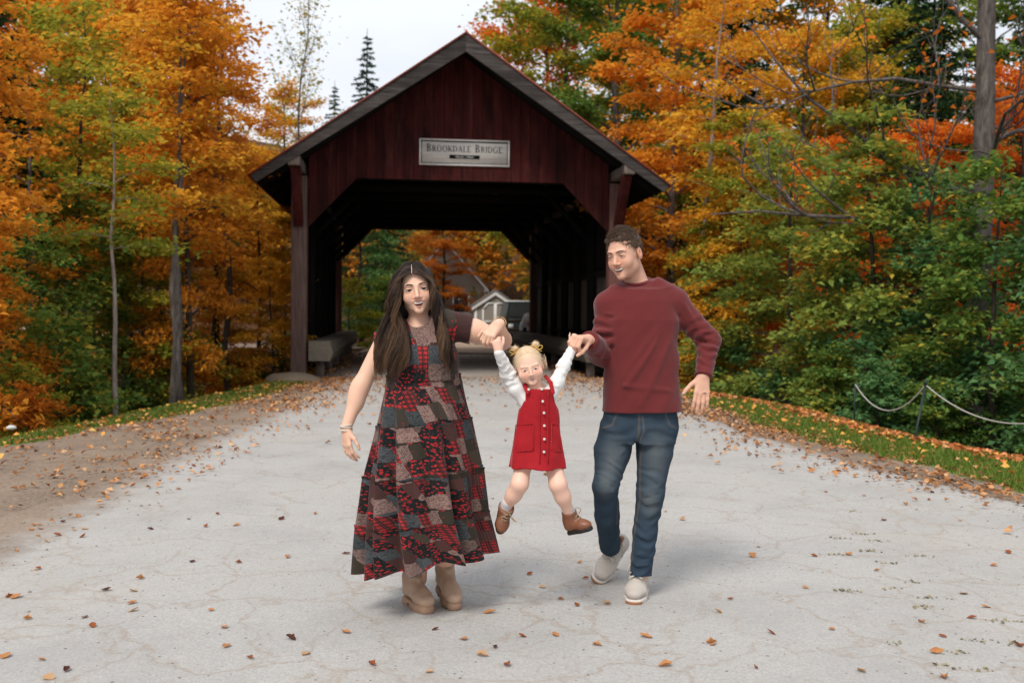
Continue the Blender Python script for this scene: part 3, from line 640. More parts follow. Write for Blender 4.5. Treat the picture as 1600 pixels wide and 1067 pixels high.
TREES = [
    # left bank
    ('mapB', -165, 12.3, .72, 20, 'orange', G_, 'orange branches reaching in at the upper left edge'),
    ('conA', -25, 18, .66, 0, 'needle', D_, 'dark evergreen at the left edge of the picture'),
    ('sapl', 178, 15.3, .92, 40, 'yellowgreen', P_, 'thin pale-stemmed sapling standing alone at the left grass edge'),
    ('slim', 268, 18.2, 1.05, 10, 'orange', G_, 'straight slender grey-stemmed tree left of the leaning stems'),
    ('slim', 287, 17.8, 1.0, 130, 'gold', G_, 'slender leaning stem just left of the thick dark trunk'),
    ('mapB', 300, 19.5, .88, 200, 'orange', D_, 'orange-leaved maple with a thick dark trunk at the left grass edge', 'tree', 'tree', 0, .62),
    ('slim', 208, 21.5, 1.2, 70, 'gold', D_, 'slender dark stem just right of the pale sapling'),
    ('slim', 110, 19.5, 1.15, 20, 'yellowgreen', D_, 'slender dark stem left of the pale sapling'),
    ('slim', 352, 22.5, 1.2, 240, 'orange', D_, 'slender dark stem midway between the thick trunk and the bridge'),
    ('slim', 60, 17.5, 1.0, 160, 'orange', G_, 'slender grey stem near the left edge'),
    ('mapB', 190, 23, .92, 80, 'orange', D_, 'orange maple with dark trunk behind the pale sapling'),
    ('mapA', 90, 24, .92, 300, 'yellowgreen', D_, 'yellow-green maple between the evergreen and the orange maples on the left'),
    ('mapC', 20, 27, 1.08, 10, 'orange', D_, 'tall orange tree behind the left evergreen'),
    ('mapC', 250, 29, 1.12, 100, 'rust', D_, 'tall rust-brown tree with sky behind its top on the left'),
    ('mapB', 400, 25.5, .66, 10, 'gold', D_, 'golden tree beside the left eave of the bridge', 'tree', 'tree', 0, .85),
    ('lowA', 425, 22.5, .55, 100, 'gold', D_, 'low golden sapling with flat sprays next to the left bridge post'),
    ('mapB', 345, 30, .80, 250, 'orange', D_, 'orange tree left of the golden tree by the eave'),
    ('mapA', 440, 37, .86, 30, 'gold', D_, 'bright golden-orange tree rising over the left roof edge'),
    ('mapA', 130, 35, 1.15, 60, 'orange', D_, 'broad orange maple far back on the left bank'),
    ('bare', 470, 34, 1.35, 0, 'yellowgreen', G_, 'thin half-bare tree against the sky left of the spruce'),
    ('bare', 335, 25, 1.25, 60, 'rust', D_, 'half-bare rust-leaved tree against the sky above the left maples'),
    ('lowB', 130, 18.5, .95, 60, 'green', D_, 'low green tree under the maples behind the pale sapling'),
    ('lowA', 225, 20, .85, 160, 'yellowgreen', D_, 'low yellow-green tree right of the pale sapling'),
    ('lowB', 40, 16.5, .8, 200, 'green', D_, 'low green tree under the left evergreen'),
    ('lowA', -30, 14.5, .7, 20, 'orange', D_, 'low orange tree at the left edge below the evergreen'),
    ('mapB', 0, 34, 1.2, 111, 'rust', D_, 'rust tree at the far left behind the tall orange one'),
    # behind the bridge
    ('conB', 571, 70, .87, 0, 'bluneedle', D_, 'blue-grey spruce standing alone against the sky over the roof'),
    ('conB', 521, 74, .70, 40, 'bluneedle', D_, 'shorter spruce tip left of the lone spruce'),
    ('lowB', 565, 44, 1.4, 0, 'bluegreen', D_, 'cool green tree seen through the left of the bridge opening'),
    ('conA', 600, 52, .7, 0, 'needle', D_, 'dark evergreen seen through the bridge behind the cool green tree'),
    ('mapB', 690, 53, .78, 70, 'rust', D_, 'rust-orange maple seen through the middle of the bridge'),
    ('mapB', 862, 47, .85, 150, 'yellowgreen', D_, 'yellow-green maple seen through the right of the bridge'),
    ('mapA', 745, 64, .85, 20, 'orange', D_, 'orange maple behind the small shed'),
    ('mapC', 846, 45, 1.4, 10, 'red', D_, 'red-orange maple just right of the roof ridge'),
    # right bank
    ('mapA', 880, 38, 1.4, 50, 'yellowgreen', G_, 'tall yellow-green maple behind the right roof slope'),
    ('mapC', 960, 35, 1.3, 170, 'green', G_, 'tall green maple right of the yellow-green one'),
    ('mapA', 1045, 27, 1.1, 270, 'orange', G_, 'orange maple with thick grey trunk beyond the right eave'),
    ('slim', 1100, 22.5, 1.25, 10, 'gold', P_, 'slender birch with pale stem right of the thick grey trunk'),
    ('mapB', 1020, 30, .75, 90, 'orange', D_, 'low orange maple touching the right eave'),
    ('mapB', 1165, 27, .72, 30, 'orange', D_, 'orange tree between the birch and the golden trees'),
    ('conA', 1150, 41, 1.1, 0, 'needle', D_, 'dark evergreen behind the birch'),
    ('mapA', 1250, 33, 1.12, 220, 'gold', D_, 'tall golden tree right of the dark evergreen'),
    ('mapC', 1340, 35, 1.2, 20, 'yellowgreen', D_, 'tall yellowing tree left of the old grey trunk'),
    ('conA', 1450, 30, .95, 80, 'needle', D_, 'dark evergreen behind the old grey trunk'),
    ('mapB', 1290, 23, .66, 190, 'red', D_, 'red-orange maple behind the green trees on the right'),
    ('mapB', 1430, 24, .72, 10, 'red', D_, 'red-orange maple left of the old grey trunk'),
    ('mapA', 1600, 23, .8, 140, 'red', D_, 'red-orange maple at the right edge'),
    ('conA', 1640, 26, .9, 30, 'needle', D_, 'dark evergreen at the right edge'),
    ('conA', 1090, 47, 1.35, 0, 'needle', D_, 'tall dark evergreen left of the tall golden tree, far back'),
    ('mapC', 1010, 46, 1.6, 40, 'yellowgreen', D_, 'yellow-green treetop filling the sky above the thick grey trunk'),
    ('mapA', 1200, 44, 1.6, 140, 'green', D_, 'green treetop behind the tall golden tree'),
    ('mapC', 1290, 45, 1.7, 250, 'gold', D_, 'golden treetop at the upper edge left of the old grey trunk'),
    ('conA', 1390, 42, 1.35, 20, 'needle', D_, 'dark evergreen top behind the yellowing tree'),
    ('mapA', 1540, 36, 1.5, 70, 'green', D_, 'green treetop right of the old grey trunk'),
    ('mapB', 1160, 21.5, .62, 200, 'yellowgreen', D_, 'slim yellow-green tree between the birch and the low green trees'),
    ('big', 1505, 16.5, 1.0, 0, 'red', G_, 'old tree with thick grey trunk and long bare crooked limbs'),
    ('lowB', 1130, 21.5, .82, 60, 'gold', D_, 'low golden tree right of the man at the grass edge'),
    ('lowA', 1235, 19.0, 1.0, 120, 'lime', D_, 'low yellow-green tree between the golden one and the green ones'),
    ('lowB', 1345, 17.0, 1.05, 200, 'lime', D_, 'leafy tree with yellowing tips behind the left end of the chain'),
    ('lowA', 1455, 16.5, .95, 20, 'bluegreen', D_, 'cool green tree behind the chain post'),
    ('lowB', 1560, 14.6, .92, 100, 'green', D_, 'green tree in front of the old grey trunk'),
    ('lowA', 1700, 13.6, .95, 300, 'bluegreen', D_, 'cool green tree at the right edge above the chain'),
]
for t_ in TREES:
    t_ = t_[:8] + ((None,) + t_[9:] if len(t_) > 8 else ()); nm = 'conifer' if t_[0][:3] == 'con' else 'sapling' if t_[0] == 'sapl' else 'birch_tree' if 'birch with' in t_[7] else 'maple_tree' if 'maple' in t_[7] else 'tree'
    tree(*t_[:8], name=nm, sxy=t_[11] if len(t_) > 11 else None)
SHR = [
    ('shrA', 20, 13.2, .9, 0, 'yellowgreen', 'olive shrub on the left bank nearest the camera'),
    ('shrA', 95, 15.0, 1.35, 50, 'green', 'tall leafy shrub left of the pale sapling'),
    ('shrB', 140, 17, 1.1, 90, 'yellowgreen', 'small shrub behind the foot of the pale sapling'),
    ('shrB', 45, 12.2, .55, 10, 'rust', 'rust-tipped shrub at the left grass edge'),
    ('shrA', 225, 19.5, .9, 200, 'green', 'shrub right of the pale sapling'),
    ('shrB', 345, 23, 1.0, 20, 'orange', 'orange shrub behind the slender stems'),
    ('shrA', 440, 23.5, 1.0, 20, 'green', 'green shrub beside the left bridge post'),
    ('shrA', 390, 25, 1.0, 120, 'rust', 'rust shrub left of the bridge post'),
    ('shrA', 545, 38.5, 1.5, 20, 'yellowgreen', 'pale shrub seen through the bridge beside the left rail'),
    ('shrA', 600, 42, 1.6, 70, 'green', 'green shrub seen through the bridge behind the woman'),
    ('shrA', 1150, 19.6, .9, 0, 'bluegreen', 'dark green shrub right of the man at the grass edge'),
    ('shrB', 1225, 18.0, .9, 40, 'bluegreen', 'dark low shrub beside the grass right of the man'),
    ('shrA', 1310, 16.2, .9, 80, 'green', 'dark shrub under the yellow-green tree'),
    ('shrB', 1375, 14.8, .9, 10, 'bluegreen', 'dark shrub left of the hanging chain'),
    ('shrA', 1470, 14.2, .85, 60, 'green', 'dark shrub behind the chain'),
    ('shrA', 1650, 12.6, .85, 160, 'green', 'dark shrub under the chain at the right edge'),
]
for a in SHR: tree(a[0], a[1], a[2], a[3], a[4], a[5], M_BARK_D, a[6], 'shrub', 'shrub', dz=0.0)

# far wooded hillside: reads as one mass
R = np.random.default_rng(77); pos, siz, rn = [], [], []
for k in range(150):
    d = R.uniform(56, 105); px = R.uniform(-260, 1860); 
    if 360 < px < 770: hmax = 6.0 if d > 62 else 4.0
    else: hmax = 11 if px < 400 else 15
    p = P(px, 491, d); z0 = float(height(p.x, p.y)); H = R.uniform(.7, 1.0) * hmax; rr = R.uniform(1.8, 3.2); m = 620
    q = R.normal(0, 1, (m, 3)); q /= np.linalg.norm(q, axis=1, keepdims=True); q *= R.uniform(.6, 1.0, m)[:, None] ** .5 * (1 + .3 * np.sin(q[:, :1] * 5 + k) * np.cos(q[:, 1:2] * 4))
    pos.append(np.array([p.x, p.y, z0 + H * .55]) + q * np.array([rr, rr, H * .52])); siz.append(R.uniform(.25, .6, m)); rn.append(np.clip(R.uniform(0, 1) * .55 + R.uniform(0, .45, m), 0, 1))
pos, siz, rn = np.concatenate(pos), np.concatenate(siz), np.concatenate(rn); m = len(pos)
LM['far'] = leafmat('far_wood_leaves', [(0.02, (0.03, 0.05, 0.02)), (0.25, (0.09, 0.12, 0.03)), (0.45, (0.34, 0.2, 0.03)), (0.7, (0.55, 0.22, 0.03)), (0.98, (0.6, 0.16, 0.03))])
fm = leaf_mesh('far_wood', pos, siz, np.stack([R.normal(0, .7, m), R.normal(0, .7, m), np.ones(m)], 1), R.normal(0, 1, (m, 3)), rn)
obj('far_wood', fm, LM['far'], label='autumn wood covering the hillside far behind the bridge', cat='wood', kind='stuff')
# ================================================================== verge grass, fallen leaves, chain, rocks
R = np.random.default_rng(123)
def hts(x, y): return np.where((x > roadL(y) - .3) & (x < roadR(y) + .2), .006, height(x, y) - .004)
# grass blades on both verges
m = 260000; x = np.where(R.uniform(0, 1, m) < .42, R.uniform(-8.5, -3.4, m), R.uniform(2.4, 8.0, m)); y = 6.0 + 15.5 * R.uniform(0, 1, m) ** 1.15
cv = cover(x, y); keep = R.uniform(0, 1, m) < np.clip((cv - .25) * 1.3, 0, 1); x, y = x[keep], y[keep]; m = len(x)
z = height(x, y) - .012; hgt = R.uniform(.025, .075, m) * (1 + .7 * (fbm(np.stack([x, y, 0 * x], -1) * 1.7, 3, 8) - .4)); a = R.uniform(0, 6.28, m); w = R.uniform(.003, .006, m) * (1 + y / 12); ln = R.normal(0, .022, (m, 2))
p0 = np.stack([x, y, z], 1); s = np.stack([np.cos(a), np.sin(a), 0 * a], 1) * w[:, None]; tip = p0 + np.concatenate([ln, hgt[:, None]], 1)
V = np.stack([p0 - s, p0 + s, tip], 1).reshape(-1, 3); me = mesh_np('grass', V, np.arange(3 * m).reshape(-1, 3)); attr_f(me, 'rnd', 'FACE', R.uniform(0, 1, m))
LM['grass'] = leafmat('grass_blades', [(0.02, (.05, .095, .016)), (.5, (.10, .16, .026)), (.85, (.16, .2, .045)), (.98, (.34, .28, .10))], .3)
obj('grass', me, LM['grass'], label='short green grass along both verges of the road', cat='grass', kind='stuff')

# fallen leaves: five curled shapes
def leaf_shape(seed, lobes):
    Q = np.random.default_rng(seed); V = []; F = []; nu, nv = 7, 5; c1, c2, c3 = Q.uniform(.2, .7), Q.uniform(.1, .6), Q.uniform(-.3, .3)
    for i in range(nu):
        u = i / (nu - 1); wd = math.sin(math.pi * min(1, u * .96 + .03)) ** .75 * .36 * (1 + (.28 if lobes and i % 2 else 0))
        for j in range(nv):
            v = (j / (nv - 1) - .5) * 2; xx = v * wd; yy = u - .5 + (.10 * abs(v) if lobes else 0)
            V.append((xx, yy, c1 * xx * xx * 2.2 + c2 * (u - .5) ** 2 * .8 + c3 * xx * (u - .5) + Q.normal(0, .012) + .02))
    F = [(i * nv + j, i * nv + j + 1, i * nv + nv + j + 1, i * nv + nv + j) for i in range(nu - 1) for j in range(nv - 1)]
    return mesh_np('fallen_leaf', V, np.array(F), True)
LEAFM = []
for nm, a, b in (('tan', (.46, .26, .14), (.58, .38, .22)), ('orange', (.44, .18, .07), (.56, .28, .12)), ('rust', (.24, .07, .03), (.36, .12, .05)), ('dark', (.07, .03, .025), (.14, .055, .04))):
    n = N(nm + '_fallen_leaf'); v = n.coord('Object'); f1 = n.noise(v, 5, 4)
    d = n.nd('BsdfDiffuse', Color=n.mix(f1, a, b)); t = n.nd('BsdfTranslucent', Color=b); mx = n.nd('MixShader', Fac=.2); n.t.links.new(d.outputs[0], mx.inputs[1]); n.t.links.new(t.outputs[0], mx.inputs[2]); n.t.links.new(mx.outputs[0], n.out.inputs[0]); LEAFM.append((nm, n.m))
LSH = [leaf_shape(i, i > 2) for i in range(5)]
SPOTS = [(235, 828, 3), (130, 840, 2), (122, 808, 1), (300, 879, 3), (372, 881, 2), (450, 872, 1), (493, 804, 1), (440, 812, 3), (540, 866, 2), (218, 906, 1), (208, 925, 0), (206, 944, 1), (132, 966, 2), (145, 980, 2), (44, 969, 1), (104, 1049, 3), (540, 990, 1), (248, 726, 2), (252, 792, 1), (322, 824, 2), (370, 822, 1), (340, 805, 2),
         (765, 959, 1), (848, 919, 0), (877, 938, 1), (901, 947, 2), (949, 945, 0), (816, 996, 2), (867, 993, 1), (931, 1009, 1), (793, 1041, 2), (671, 1052, 0), (773, 1013, 3), (1011, 997, 1), (1113, 1007, 1), (1123, 958, 0), (1141, 938, 2), (1205, 991, 2), (1184, 856, 1), (1175, 871, 1), (1272, 870, 2), (1258, 920, 1), (1114, 1009, 1), (1040, 800, 1), (1066, 813, 0), (1440, 974, 1), (1462, 1021, 1), (1473, 996, 2), (1505, 929, 0), (1476, 1061, 1), (1370, 893, 1), (1326, 868, 1), (1540, 950, 1), (1380, 814, 2), (1415, 790, 1), (1350, 776, 1), (1290, 770, 2), (1500, 815, 1), (1575, 865, 2), (1552, 885, 1), (915, 905, 2), (906, 880, 1), (960, 890, 1), (770, 780, 3), (790, 690, 2), (768, 716, 1), (745, 640, 1), (680, 985, 3), (725, 1000, 1), (455, 1000, 3), (390, 1030, 2), (330, 955, 1), (60, 890, 2), (24, 935, 1), (580, 1040, 2), (1040, 1042, 1), (1180, 1045, 2), (1300, 985, 1), (1345, 1050, 0), (1590, 1010, 2)]
LBL = {'tan': 'pale tan curled leaf lying on the asphalt', 'orange': 'orange curled leaf lying on the asphalt', 'rust': 'rust-red curled leaf lying on the asphalt', 'dark': 'dark brown curled leaf lying on the asphalt'}
k = 0
def zone(px, py):
    d = 'nearest the camera' if py > 985 else 'beside the feet' if py > 860 else 'further back'
    return ('left of the woman' if px < 540 else 'in front of the family' if px < 1040 and py > 960 else 'between the figures' if px < 1040 else 'right of the man') + ', ' + d
def put_leaf(x, y, c, size, zn=''):
    global k
    sh_ = LSH[k % 5]; o = obj('fallen_leaf', sh_, None, loc=(x, y, float(hts(np.float64(x), np.float64(y))) + .002), rot=(R.normal(0, .18), R.normal(0, .18), R.uniform(0, 6.28)), label=LBL[LEAFM[c][0]] + ' ' + zn, cat='leaf', group=LEAFM[c][0] + ' leaves on the asphalt ' + zn)
    o.scale = (size * R.uniform(.65, 1), size, size * R.uniform(.9, 1.9)); set_mat(o, LEAFM[c][1]); k += 1
for px, py, c in SPOTS: g_ = G(px, py); put_leaf(g_.x, g_.y, c, R.uniform(.034, .060), zone(px, py))
tries = 0
while k < 130 and tries < 4000:
    tries += 1; px, py = R.uniform(0, 1600), 1067 - 420 * R.uniform(0, 1) ** 1.0; g_ = G(px, py)
    dl, dr = g_.x - roadL(g_.y), roadR(g_.y) - g_.x
    if dl < -.2 or dr < -.2: continue
    pr = .02 + .7 * math.exp(-max(0, dl) / .45) + .5 * math.exp(-max(0, dr) / .5) + (.10 if g_.y > 11 else 0)
    if R.uniform(0, 1) < pr: put_leaf(g_.x, g_.y, int(R.choice(4, p=[.2, .35, .28, .17])), R.uniform(.03, .055), zone(px, py))
# the rest of the leaf litter, along the verges and in front of the bridge
def litter(m, fx, wmin, wmax, name, stops, label, flat=.45, zoff=.012):
    x, y = fx(m); n_ = len(x); pos = np.stack([x, y, hts(x, y) + zoff + R.uniform(0, .012, n_)], 1)
    me = leaf_mesh(name, pos, R.uniform(wmin, wmax, n_), np.stack([R.normal(0, flat, n_), R.normal(0, flat, n_), np.ones(n_)], 1), np.concatenate([R.normal(0, 1, (n_, 2)), np.zeros((n_, 1))], 1), R.uniform(0, 1, n_), .22, .7)
    LM[name] = leafmat(name + '_colours', stops, .2); return obj(name, me, LM[name], label=label, cat='leaves', kind='stuff')
BR_ = [(0.02, (.10, .05, .03)), (.35, (.28, .12, .05)), (.7, (.46, .23, .10)), (.98, (.60, .38, .20))]
def f_left(m):
    y = 4.5 + 17 * R.uniform(0, 1, m) ** .8; t = R.beta(1.5, 1.5, m); x = edgeL(y) - .3 + (roadL(y) + 1.0 - edgeL(y)) * t; d = R.uniform(0, 1, m) < np.clip(.25 + .06 * (y - 5), 0, 1) * (.35 + 1.3 * (fbm(np.stack([x, y, 0 * x], -1) * .9, 3, 31) > .47)); return x[d], y[d]
def f_right(m):
    y = 5 + 16.3 * R.uniform(0, 1, m) ** .8; t = R.normal(.22, .22, m); x = roadR(y) - .2 + (edgeR(y) + .3 - roadR(y)) * t; d = (x > roadR(y) - 1.2) & (R.uniform(0, 1, m) < .3 + 1.2 * (fbm(np.stack([x, y, 0 * x], -1) * 1.0, 3, 32) > .45)); return x[d], y[d]
def f_drift(m):
    y = 9.5 + 9.5 * R.uniform(0, 1, m); x = edgeR(y) + R.normal(-.02, .2, m) + .1 * np.sin(y * 1.3); return x, y
def f_front(m):
    v = -R.exponential(2.6, m); u = np.where(R.uniform(0, 1, m) < .5, R.normal(.9, 1.0, m), R.normal(6.2, 1.1, m)); u = np.where(R.uniform(0, 1, m) < .25, R.uniform(0, 7, m), u)
    x = BR_A.x + u * BR_RT[0] + v * BR_AX[0]; y = BR_A.y + u * BR_RT[1] + v * BR_AX[1]; d = (y > 10) & (x > edgeL(y)) & (x < edgeR(y)); return x[d], y[d]
def f_in(m):
    v = R.uniform(.2, 13, m); s_ = R.uniform(0, 1, m) < .5; u = np.where(s_, .35 + R.exponential(.5, m), 6.6 - R.exponential(.5, m)); d = (u > .2) & (u < 6.7); u, v = u[d], v[d]
    return BR_A.x + u * BR_RT[0] + v * BR_AX[0], BR_A.y + u * BR_RT[1] + v * BR_AX[1]
litter(5200, f_left, .035, .075, 'leaf_litter', BR_, 'brown leaf litter strewn along the left dirt shoulder')
litter(4200, f_right, .035, .08, 'leaf_litter', BR_, 'brown leaf litter strewn along the right road edge')
litter(1500, f_drift, .06, .11, 'leaf_drift', [(0.02, (.22, .07, .03)), (.4, (.46, .14, .05)), (.75, (.58, .24, .10)), (.98, (.62, .36, .2))], 'drift of orange-red leaves along the far edge of the right grass', .6, .02)
litter(2600, f_front, .04, .085, 'leaf_litter', BR_, 'fallen leaves spread on the road in front of the bridge')
_old = hts; hts = lambda x, y: np.full_like(x, .014)
litter(1400, f_in, .05, .10, 'leaf_litter', BR_, 'fallen leaves lying along the rails inside the bridge'); hts = _old
def f_tall(m):
    y = 8 + 13 * R.uniform(0, 1, m); x = np.where(R.uniform(0, 1, m) < .5, edgeL(y) + R.uniform(-.5, .9, m), edgeR(y) + R.uniform(-1.2, .2, m)); return x, y
litter(420, f_tall, .06, .10, 'grass_leaves', [(0.02, (.40, .15, .04)), (.5, (.62, .28, .06)), (.98, (.68, .42, .12))], 'orange leaves caught on the verge grass', .5, .035)
# moss tufts pressed into the right of the road
n_ = 260; cen = [G(px, py) for px, py in ((1345, 835), (1375, 846), (1360, 862), (1310, 842), (1390, 880), (1425, 910), (1390, 920), (1458, 935), (1440, 950), (1320, 924), (1570, 972), (1530, 1002), (1545, 1048), (1480, 1042), (1390, 1005), (1440, 870), (1335, 800), (1300, 868), (1500, 1020), (1595, 1008))]
ci = R.integers(0, len(cen), n_); x = np.array([c.x for c in cen])[ci] + R.normal(0, .04, n_); y = np.array([c.y for c in cen])[ci] + R.normal(0, .018, n_)
me = leaf_mesh('moss', np.stack([x, y, np.full(n_, .007)], 1), R.uniform(.010, .026, n_), np.stack([R.normal(0, .5, n_), R.normal(0, .5, n_), np.ones(n_)], 1), R.normal(0, 1, (n_, 3)), R.uniform(0, 1, n_), .2, .8)
LM['moss'] = leafmat('moss_green', [(0.02, (.16, .14, .085)), (.6, (.24, .215, .14)), (.98, (.32, .29, .2))], .1); obj('moss', me, LM['moss'], label='olive moss tufts scattered on the asphalt at the lower right', cat='moss', kind='stuff')
# small stones
def stone(name, c, r, mat, seed, **k_):
    Q = np.random.default_rng(seed); th = np.linspace(0, np.pi, 10); ph = np.linspace(0, 2 * np.pi, 16, endpoint=False); T_, P_2 = np.meshgrid(th, ph, indexing='ij'); d = np.stack([np.sin(T_) * np.cos(P_2), np.sin(T_) * np.sin(P_2), np.cos(T_)], -1)
    f_ = 1 + .5 * (fbm(d * 1.6 + seed, 3, seed) - .45); V = d * f_[..., None] * np.array(r); i = np.arange(9)[:, None] * 16; j = np.arange(16)[None]; j2 = (j + 1) % 16
    F = np.stack([i + j, i + 16 + j, i + 16 + j2, i + j2], -1).reshape(-1, 4); return obj(name, mesh_np(name, V.reshape(-1, 3), F, True), mat, loc=c, **k_)
M_STONE = mat_plain('boulder_stone', (.17, .135, .095), .9, .35, 6, .2, .4); M_PALES = mat_plain('pale_stone', (.6, .58, .54), .9, .15, 8)
p = G(432, 600); stone('boulder', (p.x + .15, p.y + .9, -.05), (.62, .5, .24), M_STONE, 3, label='weathered boulder at the foot of the left bridge post', cat='rock')
p = G(18, 672); stone('stone', (p.x, p.y, .03), (.06, .05, .03), M_PALES, 5, label='small white stone on the grass at the left edge', cat='rock')
# pebbles on the shoulders
n_ = 700; y = 4.2 + 9 * R.uniform(0, 1, n_) ** 1.3; x = np.where(R.uniform(0, 1, n_) < .6, roadL(y) + R.normal(-.4, .6, n_), roadR(y) + R.normal(.1, .5, n_)); r_ = R.uniform(.004, .013, n_)
o8 = np.array([(1, 0, 0), (0, 1, 0), (-1, 0, 0), (0, -1, 0), (0, 0, .7), (0, 0, -.7)]); f8 = np.array([(0, 1, 4), (1, 2, 4), (2, 3, 4), (3, 0, 4), (1, 0, 5), (2, 1, 5), (3, 2, 5), (0, 3, 5)])
V = np.stack([x, y, .006 + 0 * x], 1)[:, None] + o8[None] * r_[:, None, None] * R.uniform(.7, 1.3, (n_, 6, 1)); F = (np.arange(n_)[:, None, None] * 6 + f8[None]).reshape(-1, 3)
obj('gravel', mesh_np('gravel', V.reshape(-1, 3), F), mat_plain('gravel_grey', (.26, .24, .22), .9, .4, 9), label='loose gravel on the road shoulders', cat='gravel', kind='stuff')
# chain on its post
M_ROPE = mat_plain('pale_chain', (.42, .40, .37), .6, .15, 60); M_GPOST = mat_plain('green_post_paint', (.018, .032, .027), .5, .2, 20)
tp_ = P(1446, 601, 11.9); ft = P(1424, 688, 11.6); zf = float(height(ft.x, ft.y))
t = Tubes(); t.add(np.array([(ft.x, ft.y, zf - .2), tuple(tp_)]), .015, 10); t.add(np.array([tuple(tp_), tuple(tp_ + Vector((.012, 0, .06)))]), [.026, .012], 10)
obj('chain_post', t.mesh('chain_post'), M_GPOST, label='thin dark green leaning post carrying the white chain', cat='post')
def cat_(a, b, sag, n_=26):
    a, b = V3_(a), V3_(b); s_ = np.linspace(0, 1, n_); return a + np.outer(s_, b - a) + np.outer(4 * s_ * (1 - s_) * sag, [0, 0, -1])
V3_ = lambda v: np.array([v[0], v[1], v[2]], float)
for a, b, sag, lb in ((P(1336, 600, 13.2), tp_, .33, 'white chain sagging left from the green post'), (tp_, P(1690, 640, 10.0), .28, 'white chain sagging right from the green post to the picture edge')):
    t = Tubes(); t.add(cat_(a, b, sag), .0075, 6); obj('chain', t.mesh('chain'), M_ROPE, label=lb, cat='chain')
q_ = P(1336, 600, 13.2); t = Tubes(); t.add(np.array([(q_.x, q_.y, float(height(q_.x, q_.y)) - .1), (q_.x, q_.y, q_.z + .02)]), .012, 8); obj('chain_post', t.mesh('chain_post'), M_GPOST, label='dark post half hidden in the shrubs at the left end of the chain', cat='post')

# ================================================================== seen through the bridge
M_SID = mat_plain('grey_clapboard', (.30, .27, .23), .8, .1, 5); M_TRIM = mat_plain('white_trim', (.72, .72, .72), .6, .05, 9); M_SHING = mat_plain('grey_shingle', (.17, .15, .14), .9, .3, 12); M_PANE = mat_plain('dark_pane', (.05, .055, .06), .15, .2, 5, .5); M_TEAL = mat_plain('dark_teal_metal', (.02, .035, .037), .35, .2, 6, .5); M_TYRE = mat_plain('black_tyre', (.015, .015, .015), .7, .2, 20); M_TIMB = mat_plain('brown_timber', (.12, .08, .055), .85, .3, 9)
def gable_house(name, px, dep, w, d, hw, hr, rz, label, doors, zbase=None):
    p = P(px, 491, dep); zb = float(height(p.x, p.y)) if zbase is None else zbase; h = empty(name, (p.x, p.y, zb), rz, label=label, cat='building')
    prism('front_wall', [(-w / 2, -.2), (w / 2, -.2), (w / 2, hw), (0, hw + hr), (-w / 2, hw)], -d / 2, -d / 2 + .08, M_SID, h); prism('back_wall', [(-w / 2, -.2), (w / 2, -.2), (w / 2, hw), (0, hw + hr), (-w / 2, hw)], d / 2 - .08, d / 2, M_SID, h)
    for s_ in (-1, 1):
        x0, x1 = sorted((s_ * w / 2, s_ * (w / 2 - .08))); box('side_wall', x0 + .001, x1 - .001, -d / 2 + .081, d / 2 - .081, -.2, hw, M_SID, h); ov = .14; sl = hr / (w / 2)
        xs = s_ * (w / 2 + ov); pl = [(0, hw + hr + .02), (xs, hw - ov * sl + .02), (xs, hw - ov * sl + .12), (0, hw + hr + .14)]; prism('roof', pl if s_ < 0 else pl[::-1], -d / 2 - .12, d / 2 + .12, M_SHING, h)
        pl = [(s_ * .002, hw + hr + .005), (xs, hw - ov * sl + .005), (xs, hw - ov * sl - .13), (s_ * .002, hw + hr - .15)]; prism('roof_trim', pl if s_ > 0 else pl[::-1], -d / 2 - .11, -d / 2 - .04, M_TRIM, h)
        x0, x1 = sorted((s_ * (w / 2 + .012), s_ * (w / 2 - .10))); box('corner_trim', x0, x1, -d / 2 - .02, -d / 2 - .001, -.2, hw - .05, M_TRIM, h)
    if doors:
        for s_ in (-1, 1):
            dr = prism('door', [(s_ * .02, .02), (s_ * .56, .02), (s_ * .56, 1.35), (s_ * .34, 1.62), (s_ * .02, 1.62)][::s_], -d / 2 - .03, -d / 2 - .002, M_SID, h)
            for a, b in (((.03, .02), (.03, 1.62)), ((.55, .02), (.55, 1.35)), ((.55, 1.35), (.34, 1.62)), ((.34, 1.62), (.02, 1.62)), ((.03, .8), (.55, .8)), ((.05, .1), (.53, .78)), ((.53, .1), (.05, .78))):
                bar('door_trim', (s_ * a[0], -d / 2 - .045 - .002 * (b[1] > a[1]), a[1]), (s_ * b[0], -d / 2 - .045 - .002 * (b[1] > a[1]), b[1]), .025, .075, M_TRIM, dr, up=(0, 0, 1) if abs(a[0] - b[0]) > .01 else (1, 0, 0))
    return h
gable_house('shed', 772, 46, 1.85, 2.2, 1.52, .62, rad(4), 'small grey shed with white trim and double doors seen through the bridge', True, .28)
h2 = gable_house('house', 690, 58, 4.6, 5.0, 2.3, 2.6, rad(8), 'grey shingled house partly hidden by leaves behind the small shed', False, .6)
for x_ in (-1.1, .9):
    wn = box('window', x_ - .4, x_ + .4, -2.53, -2.502, .9, 1.9, M_PANE, h2)
    for a0, a1, b0, b1 in ((x_ - .48, x_ + .48, 1.9, 1.98), (x_ - .48, x_ + .48, .82, .9), (x_ - .48, x_ - .4, .9, 1.9), (x_ + .4, x_ + .48, .9, 1.9)): box('window_trim', a0, a1, -2.55, -2.503, b0, b1, M_TRIM, wn)
